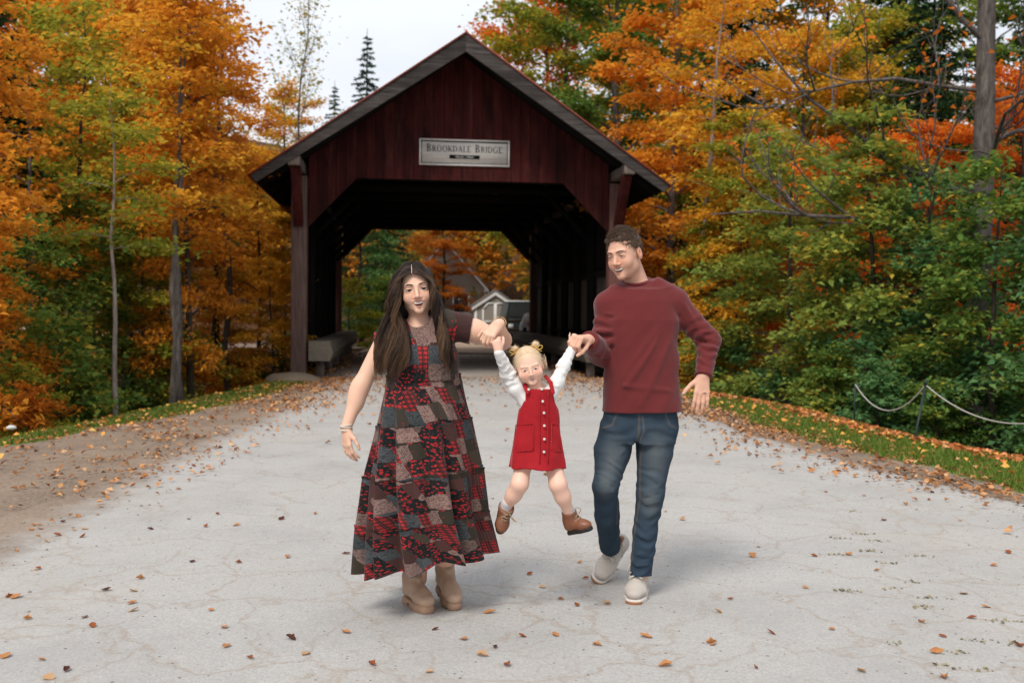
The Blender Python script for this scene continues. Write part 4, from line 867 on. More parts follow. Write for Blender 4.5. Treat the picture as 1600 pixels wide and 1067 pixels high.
# dark truck parked past the right end of the bridge
p = P(815, 491, 44); tr = empty('truck', (p.x, p.y, float(height(p.x, p.y))), rad(10), label='dark truck parked beyond the right end of the bridge', cat='truck')
o = box('cab', -.95, .95, -1.0, .9, .55, 1.25, M_TEAL, tr, .08); prism('cab_top', [(-.85, 1.252), (.85, 1.252), (.72, 1.95), (-.72, 1.95)], -.85, .8, M_TEAL, tr); prism('windscreen', [(-.74, 1.32), (.74, 1.32), (.64, 1.88), (-.64, 1.88)], -.87, -.852, M_PANE, tr)
box('bed', -.95, .95, .95, 3.4, .55, 1.2, M_TEAL, tr, .05); box('bumper', -.98, .98, -1.16, -1.0, .45, .68, M_TYRE, tr, .03); box('roof_rack', -.7, .7, -.6, .7, 1.96, 2.02, M_TRIM, tr)
for x_ in (-.68, .68): box('headlight', x_ - .13, x_ + .13, -1.03, -.998, .8, 1.0, M_TRIM, tr)
for x_ in (-.82, .82):
    for y_ in (-.45, 2.4): t = Tubes(); t.add(np.array([(x_ - .12, y_, .38), (x_ + .12, y_, .38)]), .38, 18); obj('wheel', t.mesh('wheel'), M_TYRE, tr)
# timber gate post with crossbars in front of the truck
p = P(806, 491, 39.5); gp = empty('gate', (p.x, p.y, 0), rad(6), label='brown timber gate section standing past the bridge left of the bystander', cat='gate')
for x_ in (-.36, .36): box('gate_post', x_ - .06, x_ + .06, -.06, .06, -.2, 1.4, M_TIMB, gp)
for z_ in (.4, .75, 1.1): box('crossbar', -.29, .29, -.03, .03, z_, z_ + .12, M_TIMB, gp)
# ================================================================== implicit modelling for the figures
def V3(v): return np.array([v[0], v[1], v[2]], float)
def rotm(yaw, pitch, roll):
    return np.array((Matrix.Rotation(rad(yaw), 3, 'Z') @ Matrix.Rotation(rad(pitch), 3, 'X') @ Matrix.Rotation(rad(roll), 3, 'Y')))
def nrmz(v): v = np.asarray(v, float); return v / (np.linalg.norm(v) + 1e-12)
class SDF:
    def __init__(s): s.ops = []; s.lo = np.full(3, 9e9); s.hi = np.full(3, -9e9)
    def _put(s, f, lo, hi, k, mode):
        s.ops.append((f, np.asarray(lo, float), np.asarray(hi, float), k, mode))
        if mode == 'add': s.lo = np.minimum(s.lo, lo); s.hi = np.maximum(s.hi, hi)
    def cone(s, a, b, ra, rb=None, k=0.01, mode='add', sq=None):
        """tapered capsule; sq=(dir, factor) flattens it along dir"""
        a, b = V3(a), V3(b); rb = ra if rb is None else rb; ab = b - a; L2 = max(ab @ ab, 1e-12)
        if sq is not None: sd = nrmz(sq[0]); fq = sq[1]
        def f(p):
            q = p - a
            t = np.clip(q @ ab / L2, 0, 1); w = q - t[:, None] * ab
            if sq is not None:
                h = w @ sd; w = w + np.outer(h * (1 / fq - 1), sd)
                return (np.sqrt((w * w).sum(1)) - (ra + (rb - ra) * t)) * min(1, (fq + 1) / 2)
            return np.sqrt((w * w).sum(1)) - (ra + (rb - ra) * t)
        r = max(ra, rb) * (1 if sq is None else max(1, sq[1])); s._put(f, np.minimum(a, b) - r, np.maximum(a, b) + r, k, mode)
    def chain(s, pts, radii, k=0.01, mode='add', sq=None):
        for i in range(len(pts) - 1): s.cone(pts[i], pts[i + 1], radii[i], radii[i + 1], k, mode, sq)
    def ell(s, c, r, k=0.01, mode='add', R=None):
        c, r = V3(c), V3(r); m = max(r)
        def f(p):
            q = p - c
            if R is not None: q = q @ R
            k0 = np.sqrt(((q / r) ** 2).sum(1)); k1 = np.sqrt(((q / r ** 2) ** 2).sum(1)) + 1e-9
            return k0 * (k0 - 1) / k1
        s._put(f, c - m, c + m, k, mode)
    def fn(s, f, lo, hi, k=0.0, mode='add'): s._put(f, V3(lo), V3(hi), k, mode)
    def cut(s, o, n):
        """keep the side the normal points away from"""
        o, n = V3(o), nrmz(n); s._put(lambda p: (p - o) @ n, [-9e9] * 3, [9e9] * 3, 0, 'max')
    def fold(s, a, b, w, h):
        """raised (h>0) or sunk crease along a-b"""
        a, b = V3(a), V3(b); ab = b - a; L2 = ab @ ab
        def f(p):
            q = p - a; t = q @ ab / L2; tc = np.clip(t, 0, 1); d2 = ((q - tc[:, None] * ab) ** 2).sum(1)
            return -h * np.exp(-d2 / (w * w)) * (1 - (2 * tc - 1) ** 4)
        s._put(f, np.minimum(a, b) - 3 * w, np.maximum(a, b) + 3 * w, 0, 'disp')
    def trim(s, o, n, r):
        """flat end for a sleeve or shaft: removes what lies beyond o along n, within r"""
        o, n = V3(o), nrmz(n); s._put(lambda p: np.maximum(-((p - o) @ n), np.linalg.norm(p - o, axis=1) - r), o - r, o + r, 0, 'sub')
    def limb(s, a, b, r, n, h, t0=0.0, t1=1.0, seed=0, side=None):
        """bunched cloth across a limb from a to b; side = direction where the bunching is strongest"""
        a, b = V3(a), V3(b); ab = b - a; L = np.linalg.norm(ab); ab = ab / L; q1 = nrmz(np.cross(ab, [.3, 1, .2])); q2 = np.cross(ab, q1); R_ = np.random.default_rng(seed); ph = R_.uniform(0, 6.28, 4)
        sd = None if side is None else nrmz(side)
        def f(p):
            w = p - a; t = w @ ab / L; w = w - np.outer(t * L, ab); th = np.arctan2(w @ q2, w @ q1); rr = np.linalg.norm(w, axis=1)
            x = t * n + .30 * np.sin(th + ph[0]) + .22 * np.sin(2 * th + ph[1]) + .12 * np.sin(3 * th + ph[2] + t * 9) + 1.6 * (fbm(p * 7 + ph[0], 2, seed) - .37)
            m = sm((t - t0) / .12) * sm((t1 - t) / .12) * sm((r * 1.55 - rr) / (r * .5)) * (.55 + .45 * np.sin(th * 2 + x * 2.2 + ph[3]))
            if sd is not None: m = m * np.clip(.45 + .75 * (w @ sd) / r, .08, 1.2)
            v = np.sin(2 * np.pi * x); return -h * (v * .5 + .5 * np.abs(v) ** .6 * np.sign(v)) * m
        s._put(f, np.minimum(a, b) - r * 1.7, np.maximum(a, b) + r * 1.7, 0, 'disp')
    def wrinkle(s, f): s._put(f, [-9e9] * 3, [9e9] * 3, 0, 'disp')
    def ev(s, p, margin=0.03):
        d = np.full(len(p), 1.0)
        for f, lo, hi, k, mode in s.ops:
            if lo[0] < -1e9: ix = slice(None); q = p
            else:
                m = margin + k
                ix = np.nonzero(((p > lo - m) & (p < hi + m)).all(1))[0]
                if not len(ix): continue
                q = p[ix]
            if mode == 'disp':
                near = np.abs(d[ix]) < 0.022
                if near.any():
                    dd = d[ix]; dd[near] += f(q[near]); d[ix] = dd
                continue
            e = f(q); c = d[ix]
            if mode == 'max': d[ix] = np.maximum(c, e); continue
            if mode == 'sub':
                e = -e
                if k > 0: h = np.clip(0.5 - 0.5 * (c - e) / k, 0, 1); d[ix] = c + (e - c) * h + k * h * (1 - h)
                else: d[ix] = np.maximum(c, e)
            else:
                if k > 0: h = np.clip(0.5 + 0.5 * (c - e) / k, 0, 1); d[ix] = c + (e - c) * h - k * h * (1 - h)
                else: d[ix] = np.minimum(c, e)
        return d
    def axis(s, i, step, fine):
        lo, hi = s.lo[i] - 0.02, s.hi[i] + 0.02; x = lo; r = [x]
        while x < hi:
            st = step
            for fl, fh, fs in fine:
                if fl[i] <= x <= fh[i]: st = min(st, fs)
            x += st; r.append(x)
        while (len(r) - 1) % 16: r.append(r[-1] + step)
        return np.array(r)
    def mesh(s, name, step=0.006, fine=()):
        ax = [s.axis(i, step, fine) for i in range(3)]; n = [len(a) for a in ax]
        D = np.ones(n, np.float32); mk = np.zeros(n, bool); sub = None
        for B in (16, 4):
            st = [np.arange(0, m - 1, B) for m in n]; lo = [a[i] for a, i in zip(ax, st)]; hi = [a[np.minimum(i + B, len(a) - 1)] for a, i in zip(ax, st)]
            if sub is None: ib = np.stack(np.meshgrid(*[np.arange(len(q)) for q in st], indexing='ij'), -1).reshape(-1, 3)
            else:
                o4 = np.stack(np.meshgrid(*[np.arange(4)] * 3, indexing='ij'), -1).reshape(-1, 3); ib = (sub[:, None] * 4 + o4[None]).reshape(-1, 3)
                ib = ib[(ib < np.array([len(q) for q in st])).all(1)]
            L = np.stack([lo[i][ib[:, i]] for i in range(3)], 1); H = np.stack([hi[i][ib[:, i]] for i in range(3)], 1); diag = np.linalg.norm(H - L, axis=1) / 2
            d = s.ev((L + H) / 2, margin=float(diag.max()) * 1.3 + 0.02); act = np.abs(d) < diag * 1.3 + 0.005
            for i, j, k in ib[(d < 0) & ~act] * B: D[i:i + B + 1, j:j + B + 1, k:k + B + 1] = -1
            sub = ib[act]
        for i, j, k in sub * 4: mk[i:i + 5, j:j + 5, k:k + 5] = True
        I = np.nonzero(mk); pts = np.stack([ax[0][I[0]], ax[1][I[1]], ax[2][I[2]]], 1)
        D[I] = s.ev(pts); s.info = (n, len(pts))
        ins = D < 0; cnt = np.zeros([m - 1 for m in n], np.uint8)
        for a in (0, 1):
            for b in (0, 1):
                for c in (0, 1): cnt += ins[a:n[0] - 1 + a, b:n[1] - 1 + b, c:n[2] - 1 + c]
        ci = np.nonzero((cnt > 0) & (cnt < 8)); m = len(ci[0]); cid = np.full(cnt.shape, -1, np.int32); cid[ci] = np.arange(m)
        corn = [(a, b, c) for a in (0, 1) for b in (0, 1) for c in (0, 1)]
        val = np.stack([D[ci[0] + a, ci[1] + b, ci[2] + c] for a, b, c in corn], 1)
        acc = np.zeros((m, 3)); num = np.zeros(m)
        for e0 in range(8):
            for e1 in range(e0 + 1, 8):
                df = [abs(corn[e0][i] - corn[e1][i]) for i in range(3)]
                if sum(df) != 1: continue
                x = (val[:, e0] < 0) != (val[:, e1] < 0); t = np.where(x, val[:, e0] / np.where(x, val[:, e0] - val[:, e1], 1), 0)
                c0 = np.array(corn[e0], float); c1 = np.array(corn[e1], float)
                acc += np.where(x[:, None], c0 + t[:, None] * (c1 - c0), 0); num += x
        loc = acc / num[:, None]; V = np.zeros((m, 3))
        for i in range(3): a = ax[i]; V[:, i] = a[ci[i]] + loc[:, i] * (a[ci[i] + 1] - a[ci[i]])
        F = []
        for axs in range(3):
            sl0 = [slice(None)] * 3; sl1 = [slice(None)] * 3; sl0[axs] = slice(0, -1); sl1[axs] = slice(1, None)
            A, B = ins[tuple(sl0)], ins[tuple(sl1)]; E = np.nonzero(A != B); o = [i for i in range(3) if i != axs]
            ok = (E[o[0]] > 0) & (E[o[1]] > 0) & (E[o[0]] < n[o[0]] - 1) & (E[o[1]] < n[o[1]] - 1); E = [e[ok] for e in E]
            def cell(da, db):
                q = list(E); q[o[0]] = E[o[0]] + da; q[o[1]] = E[o[1]] + db; return cid[tuple(q)]
            quad = np.stack([cell(-1, -1), cell(0, -1), cell(0, 0), cell(-1, 0)], 1)
            fl = A[tuple(E)] != (axs == 1); quad[~fl] = quad[~fl][:, ::-1]; F.append(quad)
        F = np.concatenate(F); F = F[(F >= 0).all(1)]
        return V, F
def build(S, name, root, mat, parent, step=0.006, fine=(), color=None, attrs=None, label=None):
    t1 = time.time(); V, F = S.mesh(name, step, fine)
    if time.time() - t1 > 1.0: print('BUILD', name, len(V), round(time.time() - t1, 1), S.info)
    me = mesh_np(name, V - V3(root.location), F, True)
    if color is not None: attr_c(me, 'Col', color(V))
    if attrs is not None:
        for k, v in attrs(V).items(): attr_f(me, k, 'POINT', v)
    return obj(name, me, mat, parent, label=label)

# ------------------------------------------------------------------ head and hand
class Head:
    """local axes: x to picture right, y away from the viewer, z up; adult size, eyes at z=0"""
    def __init__(s, c, yaw, pitch, roll, sc, chin=1.0, wide=1.0): s.c, s.R, s.s, s.chin, s.wide = V3(c), rotm(yaw, pitch, roll), sc, chin, wide
    def loc(s, p):
        q = (p - s.c) @ s.R / s.s; q[:, 2] = np.where(q[:, 2] < 0, q[:, 2] / s.chin, q[:, 2]); q[:, 0] /= s.wide; return q
    def w(s, q): q = np.array(q, float); q[2] = q[2] * (s.chin if q[2] < 0 else 1); q[0] *= s.wide; return s.c + s.R @ (q * s.s)
    def add(s, S, kind, *a, k=0.01, mode='add', warp=None):
        T = SDF(); getattr(T, kind)(*a, k=k, mode='add'); f, lo, hi, _, _ = T.ops[0]
        def g(p):
            q = s.loc(p)
            if warp is not None: q = q.copy(); q[:, 2] -= warp * q[:, 0] ** 2
            return f(q) * s.s
        m = 0.5 * np.linalg.norm(hi - lo) * s.s * 1.15; c = s.w((lo + hi) / 2); S.fn(g, c - m, c + m, k * s.s, mode)
    def skull(s, S, o=None):
        o = dict(dict(jaw=1.0, cheek=1.0, nose=1.0, brow=1.0, eye=.0045, mo=.009, mw=.021, smile=13, ear=1.0, lip=1.0, cran=1.0, sock=1.0, ck=.016), **(o or {})); s.o = o; A = s.add
        A(S, 'ell', (0, .012, .028), (.074 * o['cran'], .093, .088), k=.01)
        A(S, 'ell', (0, -.028, -.02), (.063, .062, .084), k=.02)
        j = o['jaw']
        A(S, 'ell', (0, -.032, -.076), (.045 * j, .050, .038), k=.022)
        A(S, 'ell', (0, -.076, -.100), (.019 * j, .014, .014), k=.02)
        for x in (-1, 1):
            A(S, 'ell', (x * .036, -.062, -.036), (.022 * o['cheek'], .021, .024), k=o['ck'])
            A(S, 'ell', (x * .043 * j, -.004, -.066), (.016, .026, .022), k=.03)
            A(S, 'cone', (x * .012, -.087, .022), (x * .044, -.073, .021), .006 * o['brow'], .005, k=.014)
            A(S, 'ell', (x * .031, -.100 - .004 * (1 - o['sock']) * 2, .001), (.017, .015, .0105), k=.012, mode='sub')
            A(S, 'ell', (x * .031, -.0755, -.001), (.0165, .0135, .0125), k=.005)
        nz = o['nose']
        A(S, 'cone', (0, -.085, .012), (0, -.104, -.028), .0065, .0095 * nz, k=.012)
        A(S, 'ell', (0, -.1065, -.032), (.0105 * nz, .0105, .0085), k=.006)
        for x in (-1, 1): A(S, 'ell', (x * .0125 * nz, -.0975, -.036), (.0072, .0085, .006), k=.005)
        for x in (-1, 1): A(S, 'ell', (x * .006 * nz, -.104, -.0425), (.003, .004, .003), k=.003, mode='sub')
        mw, sm_ = o['mw'], o['smile']
        for z, r in ((-.0625 + o['mo'] * .45, .0052), (-.0625 - o['mo'] * 1.35, .0062)):
            A(S, 'cone', (-mw, -.0805, -.0625), (0, -.0925, z), .003, r * o['lip'], k=.006, warp=sm_)
            A(S, 'cone', (mw, -.0805, -.0625), (0, -.0925, z), .003, r * o['lip'], k=.006, warp=sm_)
        if o['mo'] > .001: A(S, 'ell', (0, -.092, -.0625 - o['mo'] * .42), (mw * .93, .020, o['mo'] * .9), k=.002, mode='sub', warp=sm_)
        for x in (-1, 1):
            A(S, 'ell', (x * .031, -.0905, -.0012), (.0135, .012, o['eye']), k=.0015, mode='sub')
            e = o['ear']
            A(S, 'ell', (x * .0755, .012, -.012), (.0075 * e, .018 * e, .030 * e), k=.006)
            A(S, 'ell', (x * .083, .008, -.006), (.006, .010, .016), k=.004, mode='sub')
    def color(s, V, skin, lip, blush=.5, base=None, stubble=0, scalp=None):
        o = s.o; q = s.loc(V); C = np.tile(np.array(skin), (len(V), 1)) if base is None else base
        inh = ((q[:, 2] > -.14) & (np.abs(q[:, 0]) < .1) & (np.abs(q[:, 1]) < .14))
        def mixc(m, c): C[:] = C * (1 - m[:, None]) + np.array(c) * m[:, None]
        ck = np.exp(-(((np.abs(q[:, 0]) - .036) / .018) ** 2 + ((q[:, 2] + .03) / .02) ** 2)) * inh * (q[:, 1] < 0)
        ns = np.exp(-((q[:, 0] / .014) ** 2 + ((q[:, 2] + .032) / .014) ** 2)) * inh * (q[:, 1] < -.08)
        mixc(np.clip(ck + ns * .6, 0, 1) * blush * .6, np.array(skin) * np.array([1.0, .72, .68]))
        er = inh * sm((np.abs(q[:, 0]) - .068) / .01) * (np.abs(q[:, 2]) < .05); mixc(er * .5, np.array(skin) * np.array([1.0, .62, .55]))
        if stubble: mixc(stubble * inh * sm((-.035 - q[:, 2]) / .03) * sm((.03 - q[:, 1]) / .04) * (1 - ck), np.array(skin) * np.array([.62, .56, .52]))
        if scalp is not None:
            e = np.sqrt(((q - np.array([0, -.105, -.022])) / np.array([.082, .080, .102])) ** 2 @ np.ones(3)); mixc(inh * sm((e - .93) / .12) * (q[:, 2] > -.03) * .9 * sm((.066 - np.abs(q[:, 0]) * (q[:, 2] < .02)) / .01), scalp)
        w = q.copy(); w[:, 2] -= o['smile'] * w[:, 0] ** 2
        def seg(a, b, r):
            a, b = np.array(a), np.array(b); ab = b - a; t = np.clip((w - a) @ ab / (ab @ ab), 0, 1); return np.linalg.norm(w - a - t[:, None] * ab, axis=1) - (.0035 + (r - .0035) * t)
        d = np.full(len(V), 1.0)
        for z, r in ((-.0625 + o['mo'] * .45, .0058), (-.0625 - o['mo'] * 1.35, .0068)):
            for x in (-1, 1): d = np.minimum(d, seg((x * o['mw'], -.0805, -.0625), (0, -.0925, z), r * o['lip']))
        mixc(inh * sm((.0016 - d) / .0035), lip)
        if o['mo'] > .001:
            ys = -.0925 + .012 * (w[:, 0] / o['mw']) ** 2
            cav = inh * ((w[:, 0] / (o['mw'] * .95)) ** 2 + ((w[:, 2] + .0625 + o['mo'] * .42) / (o['mo'] * 1.0)) ** 2 < 1.05) * sm((w[:, 1] - ys - .004) / .003) * (w[:, 1] < -.05); mixc(cav, (.22, .05, .045))
        lid = inh * (q[:, 1] < -.06) * np.exp(-(((np.abs(q[:, 0]) - .031) / .016) ** 2 + ((q[:, 2]) / .010) ** 2)); mixc(lid * .35, np.array(skin) * np.array([.75, .6, .55]))
        return C
    def eyes(s, root, iris, gaze=(0, -1, 0), r=.0128, parent=None):
        for x in (-1, 1):
            c = np.array([x * .031, -.0752, -.001]); th = np.linspace(0, np.pi, 15); ph = np.linspace(0, 2 * np.pi, 24, endpoint=False); g = nrmz(gaze)
            a1 = nrmz(np.cross(g, [0, 0, 1])); a2 = np.cross(g, a1); V = []; C = []
            for t in th:
                for p in ph:
                    V.append(s.w(c + r * (g * math.cos(t) + a1 * math.sin(t) * math.cos(p) + a2 * math.sin(t) * math.sin(p))) - V3(root.location)); C.append((.005, .005, .005) if t < .25 else iris if t < .55 else (.62, .58, .56))
            F = [(i * 24 + j, i * 24 + (j + 1) % 24, i * 24 + 24 + (j + 1) % 24, i * 24 + 24 + j) for i in range(14) for j in range(24)]
            me = mesh_np('eye', V, np.array(F), True); attr_c(me, 'Col', np.array(C)); obj('eye', me, M_EYE, parent or root)
    def brows(s, root, mat, thick=.0024, arch=.004, z=.021, lash=None, parent=None):
        for x in (-1, 1):
            pts = [(x * .013, -.0945, z - .001), (x * .024, -.0935, z + arch * .7), (x * .036, -.0885, z + arch), (x * .047, -.0765, z - .001)]
            t = Tubes(); W = [s.w(p) - V3(root.location) for p in pts]; pp = catmull(W, 10)
            t.add(pp, np.interp(np.linspace(0, 3, 10), range(4), np.array([.9, 1.1, .9, .3]) * thick * s.s), 6); obj('eyebrow', t.mesh('eyebrow'), mat, parent or root)
            if lash is not None:
                e = s.o['eye']; t = Tubes(); an = np.linspace(-1, 1, 9)
                pts = [s.w((x * (.031 + .0145 * a), -.0885 + .004 * abs(a) ** 2 * 1.6, -.0006 + e * math.sqrt(max(0, 1 - (a * .93) ** 2)))) - V3(root.location) for a in an]
                t.add(np.array(pts), np.array([.3, .7, 1, 1, 1, 1, 1, .8, .5]) * lash * s.s, 5); obj('eyelashes', t.mesh('eyelashes'), mat, parent or root)
    def teeth(s, root, parent=None, low=False):
        o = s.o; mw = o['mw'] * .8; V = []; n_ = 13
        zt, zb = -.0625 + o['mo'] * .38, -.0625 - o['mo'] * (.58)
        for sgn, (z0, z1) in ((1, (zt, zb)),) + (((-1, (-.0625 - o['mo'] * 1.25, -.0625 - o['mo'] * .8)),) if low else ()):
            V = []
            for i in range(n_):
                x = -mw + 2 * mw * i / (n_ - 1); y = -.0887 + 12.5 * x * x; w = o['smile'] * x * x
                for z, dy in ((z0, 0), (z1, -.0005), (z1, .004), (z0, .004)): V.append(s.w((x, y + dy, z + w * (.9 if z == z1 else 1))) - V3(root.location))
            F = [(i * 4 + a, i * 4 + (a + 1) % 4, i * 4 + 4 + (a + 1) % 4, i * 4 + 4 + a) for i in range(n_ - 1) for a in range(4)]
            obj('teeth', mesh_np('teeth', V, np.array(F), True), M_TEETH, parent or root)

def hand(S, wrist, d, n, thumb, L=.185, curl=((.25, .3, .2),) * 4, spread=.06, tc=(.5, .3), tdir=(.75, .65, -.25), rad_=1.0, k=.004, wr=.026):
    """wrist joint, direction to the knuckles, outward normal of the back, direction to the thumb side"""
    w, d, n = V3(wrist), nrmz(d), nrmz(n); n = nrmz(n - d * (n @ d)); s = nrmz(np.cross(d, n)); s = s if s @ V3(thumb) > 0 else -s
    u = L / .185; kn = []; offs = (.030, .0105, -.0095, -.028); lens = (.92, 1.0, .95, .76)
    tips = []
    S.cone(w - d * .01 * u, w + d * .03 * u, wr * u * .98, .027 * u, k=.012, sq=(n, .62))
    for i, o in enumerate(offs):
        b = w + d * (.086 - .006 * abs(i - 1)) * u + s * o * u; kn.append(b)
        S.cone(w + d * .018 * u + s * o * .55 * u, b, .0135 * u, .0105 * u * rad_, k=.014)
    for i, b in enumerate(kn):
        dd = nrmz(d + s * (offs[i] / .03) * spread); p = b; ang = 0; r = (.0098, .0090, .0082, .0070)
        c = curl[i]
        for j, (ln, a) in enumerate(zip((.046, .028, .022), c)):
            ang += a; v = dd * math.cos(ang) - n * math.sin(ang); q = p + v * ln * lens[i] * u
            S.cone(p, q, r[j] * u * rad_ * (.93 if i == 3 else 1), r[j + 1] * u * rad_ * (.93 if i == 3 else 1), k=k if j else .006); p = q
        tips.append(p)
    t0 = w + d * .018 * u + s * .022 * u - n * .006 * u; td = nrmz(d * tdir[0] + s * tdir[1] + n * tdir[2]); p = t0; ax_ = nrmz(-s + d * .4 - n * .2)
    for j, ln in enumerate((.044, .032, .026)):
        if j: td = nrmz(td + ax_ * tc[j - 1] * .8)
        q = p + td * ln * u; r = (.0145, .0105, .0098, .008); S.cone(p, q, r[j] * u, r[j + 1] * u, k=.010 if j == 0 else k); p = q
    tips.append(p); return kn, tips

def tube_obj(t, name, mat, root, parent, **k):
    t.V = [v - V3(root.location) for v in t.V]; return obj(name, t.mesh(name), mat, parent, **k)
# ------------------------------------------------------------------ strands
def strands(name, curves, radii, rnd, mat, root, parent, sides=3):
    """curves (m,n,3) world; radii (m,n); one mesh of hair locks"""
    m, n_, _ = curves.shape; t = np.gradient(curves, axis=1); t /= np.linalg.norm(t, axis=2, keepdims=True) + 1e-9
    ref = np.array([0.13, -1.0, 0.21]); a = np.cross(t, ref); a /= np.linalg.norm(a, axis=2, keepdims=True) + 1e-9; b = np.cross(t, a)
    th = np.linspace(0, 2 * np.pi, sides, endpoint=False) + .4
    V = curves[:, :, None] + radii[:, :, None, None] * (a[:, :, None] * np.cos(th)[:, None] + b[:, :, None] * np.sin(th)[:, None] * .55)
    base = (np.arange(m)[:, None, None] * n_ + np.arange(n_ - 1)[None, :, None]) * sides; j = np.arange(sides)[None, None]; j2 = (j + 1) % sides
    F = np.stack([base + j, base + j2, base + sides + j2, base + sides + j], -1).reshape(-1, 4)
    me = mesh_np(name, V.reshape(-1, 3) - V3(root.location), F, True)
    attr_f(me, 'rnd', 'POINT', np.repeat(rnd, n_ * sides)); attr_f(me, 'along', 'POINT', np.tile(np.repeat(np.linspace(0, 1, n_), sides), m))
    return obj(name, me, mat, parent)
def catmull(pts, n_):
    pts = np.asarray(pts, float); m = len(pts); t = np.linspace(0, m - 1, n_); i = np.clip(t.astype(int), 0, m - 2); f = (t - i)[:, None]
    g = lambda k: pts[np.clip(k, 0, m - 1)]
    p0, p1, p2, p3 = g(i - 1), g(i), g(i + 1), g(i + 2)
    return .5 * (2 * p1 + (p2 - p0) * f + (2 * p0 - 5 * p1 + 4 * p2 - p3) * f * f + (3 * p1 - p0 - 3 * p2 + p3) * f ** 3)
# ------------------------------------------------------------------ figure materials
def mat_skin():
    n = N('skin'); c = n.attr('Col', 'Color'); v = n.coord('Object'); f = n.noise(v, 60, 4)
    c = n.mix(n.math('MULTIPLY', f, .10), c, n.mix(1.0, c, (1.0, .75, .7), 'MULTIPLY'))
    return n.done(c, .52, n.bump(n.noise(v, 420, 2), .05, .001), .35, Subsurface_Weight=.12, Subsurface_Radius=(.012, .004, .002), Subsurface_Scale=.6)
M_SKIN = mat_skin()
n = N('eye_surface'); M_EYE = n.done(n.attr('Col', 'Color'), .12, None, .5)
M_TEETH = mat_plain('tooth_enamel', (.90, .80, .69), .35, .03, 50)
def mat_hair(name, dark, mid, light, lowlight=.5):
    n = N(name); r = n.attr('rnd'); a = n.attr('along')
    c = n.ramp(n.math('ADD', n.math('MULTIPLY', r, .7), n.math('MULTIPLY', a, .3 * lowlight)), [(0.1, dark), (.5, mid), (.92, light)])
    return n.done(c, .5, None, .22)
def mat_cloth(name, c, var=.2, weave=900, rough=.9, bump=.15, noise_scale=7):
    n = N(name); v = n.coord('Object'); f = n.noise(v, noise_scale, 5, .6); w = n.noise(v, weave, 2)
    col = n.mix(f, tuple(x * (1 - var) for x in c), tuple(min(1, x * (1 + var)) for x in c)); col = n.mix(n.math('MULTIPLY', w, .25), col, tuple(x * .6 for x in c))
    return n.done(col, rough, n.bump(w, bump, .001), .15, Sheen_Weight=.15, Sheen_Roughness=.5)
# ================================================================== the family
SKIN_W, SKIN_M, SKIN_C = (.75, .465, .335), (.68, .39, .275), (.80, .51, .39)
def loft(S, rows, k=.02, p=2.4, mode='add', cap=True):
    """rows: (centre, half width, half depth) from top to bottom; cross sections in x/y"""
    rows = [(V3(c), w, h) for c, w, h in rows]; zs = np.array([r[0][2] for r in rows])[::-1]
    cx = np.array([r[0][0] for r in rows])[::-1]; cy = np.array([r[0][1] for r in rows])[::-1]; w_ = np.array([r[1] for r in rows])[::-1]; h_ = np.array([r[2] for r in rows])[::-1]
    def f(q):
        z = q[:, 2]; w = np.interp(z, zs, w_); h = np.interp(z, zs, h_); x = np.abs(q[:, 0] - np.interp(z, zs, cx)) / w; y = np.abs(q[:, 1] - np.interp(z, zs, cy)) / h
        d = ((x ** p + y ** p) ** (1 / p) - 1) * np.minimum(w, h) * .9
        return np.maximum(d, np.maximum(z - zs[-1], zs[0] - z)) if cap else d
    m = max(w_.max(), h_.max()); lo = np.array([cx.min() - m, cy.min() - m, zs[0]]); hi = np.array([cx.max() + m, cy.max() + m, zs[-1]]); S._put(f, lo, hi, k, mode)
def cloth_noise(S, amp, scale, seed, stretch=(1, 1, 1)):
    st = np.array(stretch) * scale
    S.wrinkle(lambda p: (fbm(p * st, 3, seed) - .45) * amp)
def shoe(U, So, heel, f, u, L, w=1.0, sole=.10, top=None, rtop=.2, heelblock=0.0, toebox=1.0):
    h, f, u = V3(heel), nrmz(f), nrmz(u); u = nrmz(u - f * (u @ f)); q = lambda a, b: h + f * a * L + u * b * L
    U.cone(q(.17, .16 + sole), q(.17, .32 + sole), .155 * L * w, .15 * L * w, k=.02)
    U.cone(q(.17, .12 + sole), q(.68, .09 + sole), .15 * L * w, .17 * L * w, k=.02, sq=(u, .75))
    U.cone(q(.68, .09 + sole), q(.84, .07 + sole), .172 * L * w, .145 * L * w * toebox, k=.02, sq=(u, .72 * toebox))
    U.cone(q(.26, .40 + sole), q(.66, .14 + sole), .13 * L * w, .12 * L * w, k=.03)
    if top is not None: U.cone(q(.2, .35 + sole), top, .16 * L * w, rtop * L, k=.03)
    U.cut(q(0, sole * .75), -u)
    if So is not None:
        So.cone(q(.15, sole * .5), q(.66, sole * .5), .165 * L * w, .192 * L * w, k=.01, sq=(u, .9)); So.cone(q(.66, sole * .5), q(.84, sole * .55), .192 * L * w, .158 * L * w, k=.01, sq=(u, .9))
        So.cut(q(0, 0), -u); So.cut(q(0, sole * 1.05), u)
        if heelblock: So.fn(lambda p: np.maximum(np.maximum(np.abs((p - q(.40, 0)) @ f) - .06 * L, (p - q(0, heelblock)) @ u), -1 - 0 * p[:, 0]), q(.40, 0) - .2 * L, q(.40, 0) + .2 * L, 0, 'sub')
    return q

